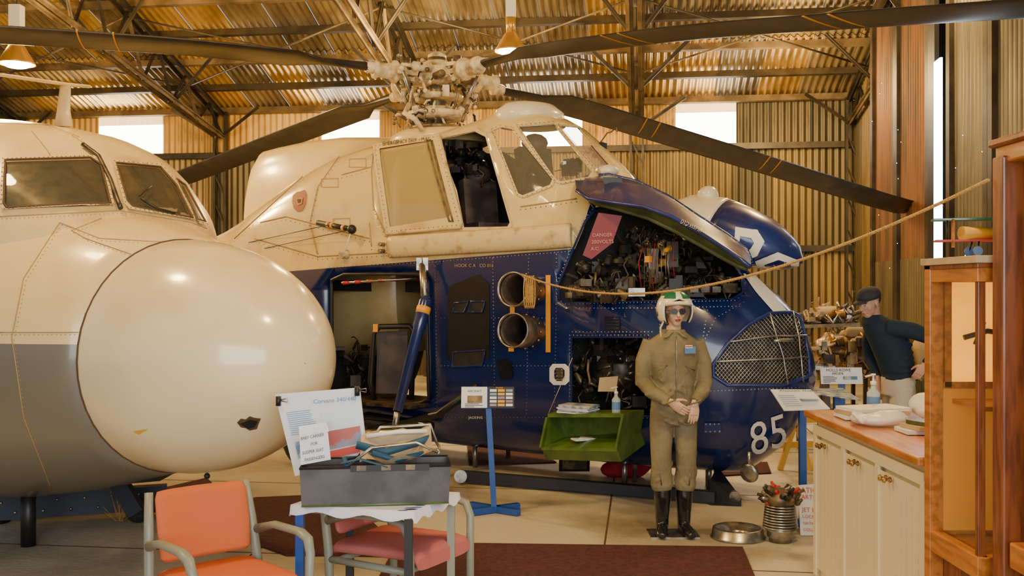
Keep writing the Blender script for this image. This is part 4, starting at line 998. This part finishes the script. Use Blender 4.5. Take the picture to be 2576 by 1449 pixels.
b=P(2120,966,Y); g.beam(V((b.x,b.y+.03,0)),V((b.x,b.y+.03,b.z)),.05,.05,'standblue',up=Y_); g.box((b.x,b.y+.03,.02),(.4,.4,.04),'standblue')
g.build('display_stand')
g=G(); q=[P(2048,992,8.2),P(2165,1008,8.0),P(2120,978,8.6),P(2040,980,8.6)]; g.prism(q,Z*.008,'pic1'); b=P(2105,992,8.3); g.beam(V((b.x,b.y,0)),b,.05,.05,'standblue',up=Y_); g.box((b.x,b.y,.02),(.3,.3,.04),'standblue')
g.build('display_stand')
# =============== ENGINE PARTS
g=G(); b=FL(1963,1362); b.z=0
g.lathe(b,Z,[(0,.08),(.03,.08),(.04,.095),(.08,.095),(.1,.12)],'metal',24)
for k in range(9): g.lathe(b+Z*(.1+k*.019),Z,[(0,.09),(.003,.125-.002*k),(.012,.125-.002*k),(.015,.09)],'metal',28)
g.lathe(b+Z*.26,Z,[(0,.09),(.03,.12),(.07,.12),(.1,.09),(.12,.05)],'hubdark',24)
clg=random.Random(8)
for k in range(60):
    a=clg.uniform(0,6.28); r=clg.uniform(.03,.12); p=b+V((r*math.cos(a),r*math.sin(a),clg.uniform(.27,.38))); d=V((math.cos(a),math.sin(a),clg.uniform(0,1.5)))
    g.lathe(p,d,[(0,.015),(.02,.022),(.04,.013),(.06,.01)],clg.choice(['metal','hubdark','baydark','baydark','hubdark','red','hubdark']),8)
g.build('engine_cylinder')
g=G(); b=FL(1856,1352); b.z=0.002
g.lathe(b,Z,[(0,.18),(0,.2),(.012,.2),(.018,.19),(.07,.18),(.075,.165),(.062,.155),(.055,.1),(.035,.09),(.035,.08),(.0,.08)],'metal',40,cap=False); g.build('metal_ring')
g=G(); o=FL(2014,1350); u_=V((-.03,.1,.95)).normalized(); r_=X_
o.z=.01; g.prism([o,o+r_*.3,o+r_*.3+u_*.38,o+u_*.36],Y_*.006,'paper')
for i,(t_,s_) in enumerate((('ATION',.055),('ARTEFACT',.045),('',0),('JET ENGINE',.045),('LOCKHART',.035),('NATIONAL',.03),('COLLECTN',.03))):
    if t_: text(g,t_,o+u_*(.31-i*.046)+r_*.02-Y_*.004,r_+Z*-.05,u_,s_,'textred')
g.build('handwritten_sign')
# =============== JET ENGINES & shelving behind
g=G(); c=P(2050,885,10.2)
d=V((1,.05,0))
g.lathe(c,d,[(0,.05),(.02,.12),(.1,.16),(.12,.2),(.16,.2),(.17,.17),(.4,.19),(.42,.23),(.46,.23),(.47,.2),(.8,.2),(.82,.24),(.86,.24),(.9,.2),(1.3,.22)],'brass',28)
for k in range(7):
    a=k*.9; p=c+d*.3+V((0,math.cos(a)*.2,math.sin(a)*.2)); g.lathe(p,d,[(0,.03),(.03,.06),(.35,.06),(.4,.03)],'canvas',12)
clutter(g,[(2045,860),(2180,850),(2180,940),(2045,930)],9.9,10.1,60,61,('brass','metal','hubdark','canvas'))
for x in(.1,.9): 
    p=c+d*x; g.beam(V((p.x,p.y-.2,0)),p-Z*.15,.06,.06,'steel'); g.beam(V((p.x,p.y+.2,0)),p-Z*.15,.06,.06,'steel')
g.build('jet_engine')
g=G(); c=P(2300,905,9.9); d=V((1,-.1,0)); g.lathe(c,d,[(0,.1),(.02,.2),(.3,.2),(.32,.25),(.36,.25),(.38,.2),(.9,.2)],'canvas',28)
clutter(g,[(2300,930),(2360,930),(2360,980),(2300,980)],9.7,9.9,20,63,('olive','metal','hubdark')); c2=P(2310,975,9.6); g.lathe(c2,d,[(0,.08),(.02,.11),(.5,.11)],'olive',20)
for x in(.15,.7): p=c+d*x; g.beam(V((p.x,p.y,0)),p-Z*.1,.1,.1,'steel')
g.build('jet_engine')
g=G(); 
a=P(2015,822,11.2);b=P(2185,818,11.0)
for z in(0,-.5,-.95): g.beam(a+Z*z+Y_*.3,b+Z*z+Y_*.3,.5,.04,'hubdark')
for p in(a,b):
    for yy in(.1,.5): g.beam(V((p.x,p.y+yy,0)),V((p.x,p.y+yy,p.z+.02)),.04,.04,'steel')
g.build('storage_shelf')
g=G(); clutter(g,[(2030,785),(2150,785),(2165,805),(2030,805)],11.2,11.5,40,71,('hubdark','canvas','metal','brass'),1.2); 
g.box(P(2060,803,11.4),(.5,.2,.14),'hubdark'); g.sph(P(2090,785,11.4),(.25,.15,.07),'canvas',14); g.build('spare_parts_heap')
g=G(); a=FL(1962,1182)
for i in range(2):
    o=V((a.x+i*.36,a.y+.1*i,0)); g.beam(o,o+V((.16,.0,.5)),.05,.05,'yellow'); g.beam(o+V((.3,0,0)),o+V((.16,0,.5)),.05,.05,'yellow')
g.beam(V((a.x,a.y,.25)),V((a.x+.7,a.y+.1,.25)),.04,.06,'yellow'); g.beam(V((a.x,a.y,.5)),V((a.x+.7,a.y+.1,.5)),.08,.06,'yellow'); g.build('yellow_trestle')
# =============== COUNTER
cn=root('sales_counter'); X0,Xr=1.87,2.5;Y0,Y1=4.5,6.22;CZ=1.05
g=G(); g.box(((X0+Xr)/2+.02,(Y0+Y1)/2,(CZ-.04)/2),(Xr-X0-.04,Y1-Y0-.04,CZ-.04),'counter')
n=22
for i in range(n+1):
    y=Y0+.08+(Y1-Y0-.16)*i/n; g.box((X0+.0175,y,.49),(.004,.066,.80),'counter')
for yy in(Y0+.05,Y0+.62,Y0+1.15,Y1-.05): g.box((X0+.014,yy,.49),(.014,.05,.9),'counter')
g.box((X0+.013,(Y0+Y1)/2,.945),(.018,Y1-Y0-.06,.06),'counter')
for i in range(7): g.box((X0+.08+i*.085,Y0+.018,.5),(.07,.005,.9),'counter')
g.build('cabinet_body',cn,bevel=.003)
g=G(); g.box(((X0+Xr)/2-.01,(Y0+Y1)/2,CZ-.015),(Xr-X0+.06,Y1-Y0+.04,.04),'wood'); g.build('wooden_top',cn,bevel=.008)
g=G()
for yy in(5.95,5.38,4.92): 
    for o in(0,.055): c=V((X0+.005,yy+o,.87)); g.lathe(c,-X_,[(0,.014),(.008,.014),(.012,.006),(.025,.007),(.03,.016),(.04,.014),(.044,.004)],'brass',14)
g.build('knobs',cn)
TZ=CZ+.007
sanitizer(V((2.2,6.05,TZ)),1.15)
g=G()
for k in range(3): g.box((2.1+.01*k,5.83,TZ+.013+k*.022),(.36,.22,.02),['paper','canvas','white'][k],Matrix.Rotation(.15*k,3,'Z'))
g.build('book_stack')
g=G(); g.sph((2.02,5.50,TZ+.035),(.12,.1,.035),'plastic',16); g.sph((2.09,5.5,TZ+.045),(.1,.08,.045),'plastic',14); g.sph((1.95,5.56,TZ+.033),(.06,.08,.03),'plastic',12); g.tube([V((1.95,5.58,TZ+.05)),V((1.885,5.5,TZ+.07)),V((1.92,5.42,TZ+.03))],[.02,.012,.02],'plastic',8)
g.build('plastic_bag',remesh=.01,smooth=3)
g=G(); g.sph((2.42,5.8,TZ+.08),(.1,.12,.075),'plastic',14); g.sph((2.40,5.7,TZ+.055),(.08,.1,.05),'plastic',14); g.build('plastic_bag',remesh=.012,smooth=2)
g=G(); g.box((2.2,4.98,TZ+.055),(.2,.12,.11),'pic2',Matrix.Rotation(.1,3,'Z')); g.box((2.2,4.98,TZ+.111),(.2,.12,.004),'pinkcloth',Matrix.Rotation(.1,3,'Z')); text(g,'THAN',V((2.21,4.91,TZ+.07)),X_,Z,.03,'white'); g.build('tissue_box')
g=G(); 
for k in range(3): g.box((2.2+.03*k,5.24,TZ+.012+k*.022),(.3,.18,.02),['paper','canvas','olive'][k],Matrix.Rotation(.2*k,3,'Z'))
g.build('book_stack')
g=G(); g.box((2.12,4.68,TZ+.012),(.2,.2,.024),'olive',Matrix.Rotation(.3,3,'Z')); g.box((2.12,4.68,TZ+.026),(.19,.19,.004),'paper',Matrix.Rotation(.3,3,'Z')); g.build('visitor_book')
# =============== DISPLAY CABINETS
dc=root('glass_display_cabinet'); g=G(); x=1.88; ya,yb=3.96,4.45; zt=1.95
def post(x,y,z0,z1,w=.05,m='wood2'): g.box((x,y,(z0+z1)/2),(w,w,z1-z0),m)
post(x,yb-.02,0,zt-.03,.06,'wood'); post(x,ya+.03,0,zt-.03,.03); post(2.5,yb-.02,0,zt-.03); post(2.5,ya+.03,0,zt-.03)
for z in(.1,.70,zt-.06): g.beam(V((x,ya,z)),V((x,yb,z)),.05,.09,'wood'); g.beam(V((2.5,ya,z)),V((2.5,yb,z)),.05,.09,'wood2'); g.beam(V((x,yb-.02,z)),V((2.5,yb-.02,z)),.05,.09,'wood'); g.beam(V((x,ya+.03,z)),V((2.5,ya+.03,z)),.05,.09,'wood')
g.box((2.19,4.21,zt-.015),(.70,.54,.03),'canvas'); g.box((2.19,4.21,zt-.04),(.68,.52,.02),'wood2')
g.box((2.19,4.21,.72),(.6,.44,.02),'wood2'); g.box((2.2,4.21,.38),(.58,.42,.6),'wood2')
g.build('frame',dc,bevel=.003)
g=G(); g.box((x,4.21,1.33),(.006,.42,1.12),'glasscase'); g.box((2.19,ya+.03,1.33),(.58,.006,1.12),'glasscase'); g.build('glass_panes',dc)
g=G(); g.box((2.19,yb-.035,1.63),(.52,.012,.46),'amber_glow'); 
for z in(1.39,1.87): g.box((2.19,yb-.045,z),(.56,.02,.03),'wood')
for xx in(1.93,2.45): g.box((xx,yb-.045,1.63),(.03,.02,.5),'wood')
g.box((2.19,yb-.03,1.05),(.56,.01,.66),'orangeboard_glow'); g.box((2.2,4.25,1.32),(.5,.3,.02),'wood'); g.tube([V((2.0,yb-.05,1.6)),V((2.1,yb-.06,1.63)),V((2.3,yb-.05,1.6))],.012,'black',8); g.tube([V((2.05,yb-.05,1.57)),V((2.09,yb-.05,1.67))],.01,'black',8); g.build('framed_picture',dc)
tc=root('wooden_bookcase'); g=G()
post(1.93,3.86,0,2.33,.09); g.box((2.22,3.5,1.17),(.5,.5,2.34),'wood2'); g.box((1.94,3.52,2.34),(.08,.78,.07),'wood'); g.box((1.93,3.52,2.385),(.11,.80,.03),'wood2')
g.box((1.93,3.55,.8),(.06,.5,.1),'wood'); post(1.93,3.2,0,2.33,.08)
g.build('carcass',tc,bevel=.008)
g=G(); c=V((2.02,4.2,zt+.1)); g.tube([c+V((-.13,-.02,.0)),c+V((.0,0,.0)),c+V((.14,.03,.02))],[.03,.028,.01],'yellow',10)
g.box(c+V((-.05,0,.06)),(.09,.36,.008),'helmgreen',Matrix.Rotation(1.3,3,'Z')); g.box(c+V((-.05,0,-.03)),(.09,.34,.008),'red',Matrix.Rotation(1.3,3,'Z')); g.box(c+V((.13,.03,.03)),(.03,.12,.006),'yellow'); g.box(c+V((.14,.03,.05)),(.04,.006,.05),'textblue')
for q in(-.13,.13): g.tube([c+V((-.05+q,.0,-.03)),c+V((-.05+q,0,.06))],.003,'black',5)
g.tube([c+V((-.06,-.03,-.03)),c+V((-.07,-.04,-.075))],.004,'black',5); g.tube([c+V((-.06,.03,-.03)),c+V((-.07,.04,-.075))],.004,'black',5)
for q in(-.04,.04): g.lathe(c+V((-.07,q,-.075)),Y_,[(-.004,.02),(.004,.02)],'textblue',12)
g.box(c+V((-.165,-.02,0)),(.006,.02,.12),'wood'); g.build('toy_biplane')
# =============== ROPE
g=G(); p0=P(1312,690,8.35); p1=P(2487,452,3.92); pts=[]
n=60
for k in range(n+1):
    pts.append(p0.lerp(p1,k/n)-Z*(.29*4*(k/n)*(1-k/n)))
g.tube(pts,.0075,'rope',8)
for j in range(5):
    hc_=P(1322+j*5,735,8.42); g.tube([hc_+V((.03*math.sin(a)*.5,.05*math.sin(a),.135*math.cos(a))) for a in [2*math.pi*k/20 for k in range(20)]],.006,'rope',6,closed=True)
for k in range(0,n,1):
    for j in range(3):
        p=pts[k]; q=p+V((random.uniform(-.015,.015),random.uniform(-.01,.01),random.uniform(-.022,.022))); g.tube([p,q],.0008,'rope',3)
g.build('barrier_rope')
# =============== CHAIRS
def chair(o,d,cm):
    d=V(d).normalized(); r=V((-d.y,d.x,0))
    o=V(o)
    def c(a,b,z): return o+r*a+d*b+Z*z
    rt=root('armchair'); g=G()
    for s in(-1,1):
        a=s*.275
        g.tube([c(a,-.26,0),c(a,-.25,.25),c(a,-.26,.45),c(a*.95,-.30,.66),c(a*.9,-.34,.84)],[.022,.022,.024,.024,.02],'chairframe',10)
        g.tube([c(a,-.27,.60),c(a*1.04,-.1,.65),c(a*1.05,.16,.66),c(a*1.05,.235,.64),c(a*1.03,.265,.58),c(a,.27,.45),c(a,.27,.0)],[(.02,.024),(.03,.018),(.03,.018),(.026,.02),(.022,.022),(.022,.022),(.022,.022)],'chairframe',10)
        g.tube([c(a,-.25,.40),c(a,.27,.40)],.02,'chairframe',8)
    g.tube([c(-.275,.22,.39),c(.275,.22,.39)],.018,'chairframe',8); g.tube([c(-.275,-.22,.39),c(.275,-.22,.39)],.018,'chairframe',8)
    g.build('frame',rt)
    g=G(); R=[]
    for b,zz in((-.27,.43),(-.25,.45),(0,.46),(.2,.465),(.27,.455),(.29,.43)):
        ring=[]
        for k in range(24):
            t=2*math.pi*k/24; ring.append(c(.24*math.copysign(abs(math.cos(t))**.35,math.cos(t)),b,zz+.035*math.copysign(abs(math.sin(t))**.6,math.sin(t))))
        R.append(ring)
    g.rings(R,cm); g.build('seat',rt,fix=True)
    g=G(); R=[]
    for z,b,w in((.52,-.235,.21),(.54,-.24,.228),(.66,-.265,.235),(.81,-.30,.232),(.84,-.31,.218)):
        ring=[]
        for k in range(24):
            t=2*math.pi*k/24; x=w*math.copysign(abs(math.cos(t))**.4,math.cos(t)); ring.append(c(x,b+.03*math.sin(t)-.035*(1-(x/.24)**2),z))
        R.append(ring)
    g.rings(R,cm); g.build('backrest',rt,fix=True)
chair((-1.33,4.66,0),(.65,-.76,0),'orangecloth')
chair((-.60,5.32,0),(.85,-.5,0),'pinkcloth')
# =============== TABLE
g=G(); tz=.735
tl=[V((-1.10,4.95,tz)),V((-.48,4.78,tz)),V((-.28,5.25,tz)),V((-.90,5.42,tz))]
g.prism(tl,-Z*.03,'hubdark')
c_=sum(tl,V())/4
for p,m_ in zip(tl,('standblue','black','chairframe','black')):
    q=p.lerp(c_,.1); g.beam(V((q.x,q.y,0)),V((q.x,q.y,tz-.03)),.04,.04,m_,up=Y_)
g.build('small_table',fix=True)
g=G(); N_=20; vs=[]
rd=random.Random(12)
for i in range(N_+1):
    for j in range(N_+1):
        u=i/N_*1.12-.06;v=j/N_*1.12-.06
        uu=min(max(u,-.015),1.015); vv=min(max(v,-.015),1.015)
        p=tl[0]+(tl[1]-tl[0])*uu+(tl[3]-tl[0])*vv
        ov=max(abs(u-uu)*.64,abs(v-vv)*.5)
        z=tz+.006-ov*1.3-(.012*math.sin(i*.9+j*1.3)+.01 if ov>0 else 0)
        vs.append(V((p.x,p.y,z)))
g.add(vs,[(i*(N_+1)+j,(i+1)*(N_+1)+j,(i+1)*(N_+1)+j+1,i*(N_+1)+j+1) for i in range(N_) for j in range(N_)],'cloth',True)
for k in range(14):
    p=tl[1].lerp(tl[2],rd.uniform(.05,.9))+V((rd.uniform(-.12,-.05),0,.008)); g.poly([p,p+V((.05,.005,0)),p+V((.06,.02,0)),p+V((.02,.015,0))],'printblue')
g.build('tablecloth')
bs=root('sleeper_seat_bassinet'); g=G(); c=V((-.69,5.05,0))
rr=V((.985,.12,0)).normalized(); dd=V((-rr.y,rr.x,0))
def B(a,b,z): return c+rr*a+dd*b+Z*(tz+.015+z)
hl,hd_=.37,.14; hb=.185
lo_=[B(-hl+.01,-hd_,0),B(hl-.01,-hd_,0),B(hl-.01,hd_,0),B(-hl+.01,hd_,0)]; hi_=[B(-hl,-hd_-.005,hb),B(hl,-hd_-.005,hb),B(hl,hd_+.01,hb),B(-hl,hd_+.01,hb)]
g.add(lo_+hi_,[(0,1,2,3),(0,1,5,4),(1,2,6,5),(2,3,7,6),(3,0,4,7)],'boxgrey'); g.tube(hi_,.006,'black',6,closed=True); g.tube(lo_,.005,'green',6,closed=True)
ii_=[B(-hl+.02,-hd_+.01,hb-.03),B(hl-.02,-hd_+.01,hb-.03),B(hl-.02,hd_-.01,hb-.03),B(-hl+.02,hd_-.01,hb-.03)]; g.add(ii_,[(0,1,2,3)],'black')
g.beam(B(-.12,-hd_-.006,hb-.004),B(.26,-hd_-.006,hb-.004),.006,.026,'black')
for k in range(3): a=-.09+k*.12; g.beam(B(a,-hd_-.01,hb-.002),B(a+.04,-hd_-.01,hb-.002),.004,.02,'hubdark')
ob=g.build('box',bs); md=ob.modifiers.new('s','SOLIDIFY'); md.thickness=.005
g=G()
g.tube([B(-.14,-.12,hb),B(-.02,-.1,hb+.09),B(.2,-.09,hb+.11),B(.31,-.1,hb+.06)],.008,'metal',8); g.tube([B(-.1,.12,hb),B(.02,.12,hb+.16),B(.28,.12,hb+.17),B(.31,.1,hb+.08)],.008,'metal',8)
g.tube([B(.31,-.1,hb+.06),B(.32,0,hb+.07),B(.31,.1,hb+.08)],.008,'metal',8); g.tube([B(-.14,-.12,hb),B(-.16,0,hb+.02),B(-.1,.12,hb)],.014,'strap',8)
g.build('wire_frame',bs)
g=G()
vs=[];N2=10
for i in range(N2+1):
    for j in range(N2+1):
        u=i/N2;v=j/N2; vs.append(B(-.08+.36*u,-.11+.23*v,hb+.02+.10*v+.04*u-.10*math.sin(math.pi*u)*math.sin(math.pi*v)+.012*math.sin(u*14)))
g.add(vs,[(i*(N2+1)+j,(i+1)*(N2+1)+j,(i+1)*(N2+1)+j+1,i*(N2+1)+j+1) for i in range(N2) for j in range(N2)],'canvas',True)
g.tube([B(-.17,-.13,hb+.02),B(-.08,-.13,hb+.04),B(.06,-.14,hb+.0)],[(.025,.004)]*3,'strap',8); g.tube([B(-.1,.0,hb+.09),B(.05,.0,hb+.05),B(.2,.02,hb+.09),B(.28,.05,hb+.11)],[(.02,.02)]*4,'strap',8); g.tube([B(-.02,-.08,hb+.06),B(.1,-.06,hb+.02),B(.24,-.06,hb+.05)],[(.018,.014)]*3,'strap',8); g.tube([B(-.05,.08,hb+.12),B(.1,.08,hb+.14),B(.26,.1,hb+.14)],[(.02,.012)]*3,'white',8)
g.build('carry_sling',bs)
g=G(); Yb=5.2
q=[P(742,1198,Yb+.0),P(925,1150,Yb+.06),P(905,975,Yb+.1),P(692,992,Yb+.04)]
g.prism(q,V((.0,.008,0)),'paper')
def bp(u,v): 
    a=q[0].lerp(q[1],u); b=q[3].lerp(q[2],u); return a.lerp(b,v)+V((0,-.004,0))
def bq(u0,v0,u1,v1,m): g.add([bp(u0,v0),bp(u1,v0),bp(u1,v1),bp(u0,v1)],[(0,1,2,3)],m)
text(g,'Corvane 340/440',bp(.42,.84),q[2]-q[3],V((0,.05,1)),.032,'textblue')
rd=random.Random(4)
for k in range(12):
    v=.76-k*.025; bq(.08,v,.08+rd.uniform(.28,.34),v+.007,'textblue')
bq(.5,.5,.95,.74,'gel'); bq(.45,.22,.95,.46,'pic2'); bq(.5,.1,.95,.2,'textred'); bq(.1,.2,.35,.4,'pic1')
for p in(bp(.03,.93),bp(.97,.97)): g.tube([p+V((0,-.01,.02)),p+V((.0,-.01,-.03))],.014,'black',8); g.tube([p+V((-.0,-.01,0)),p+V((.05,-.02,.01)),p+V((.05,-.02,-.01)),p+V((0,-.01,0))],.003,'metal',5)
g.build('information_board')
g=G()
q=[P(757,1170,4.93),P(832,1156,4.95),P(822,1062,4.99),P(752,1072,4.97)]
g.prism(q,V((0,.004,0)),'paper')
rv=(q[1]-q[0]).normalized();uv=(q[3]-q[0]).normalized()
for i,(t_,x) in enumerate((('BABY CARRIER',.006),('FOR',.055),('SLEEPER SEAT',.01),('PASSENGERS',.02))): text(g,t_,q[0]+uv*(.122-.036*i)+rv*x+V((0,-.003,0)),rv,uv,.022,'textdark',sx=.8)
g.add([q[0]+uv*.15+V((0,-.004,0)),q[1]+uv*.14+V((0,-.004,0)),q[2]-uv*.005+V((0,-.004,0)),q[3]-uv*.005+V((0,-.004,0))],[(0,1,2,3)],'plastic')
g.build('tabletop_sign')
# =============== CAMERA
cam=bpy.data.cameras.new('cam'); co=bpy.data.objects.new('camera',cam); bpy.context.scene.collection.objects.link(co)
co.location=O; co.rotation_euler=(math.pi/2,0,0); cam.lens=F/2576*36; cam.sensor_width=36; cam.clip_end=200
bpy.context.scene.camera=co
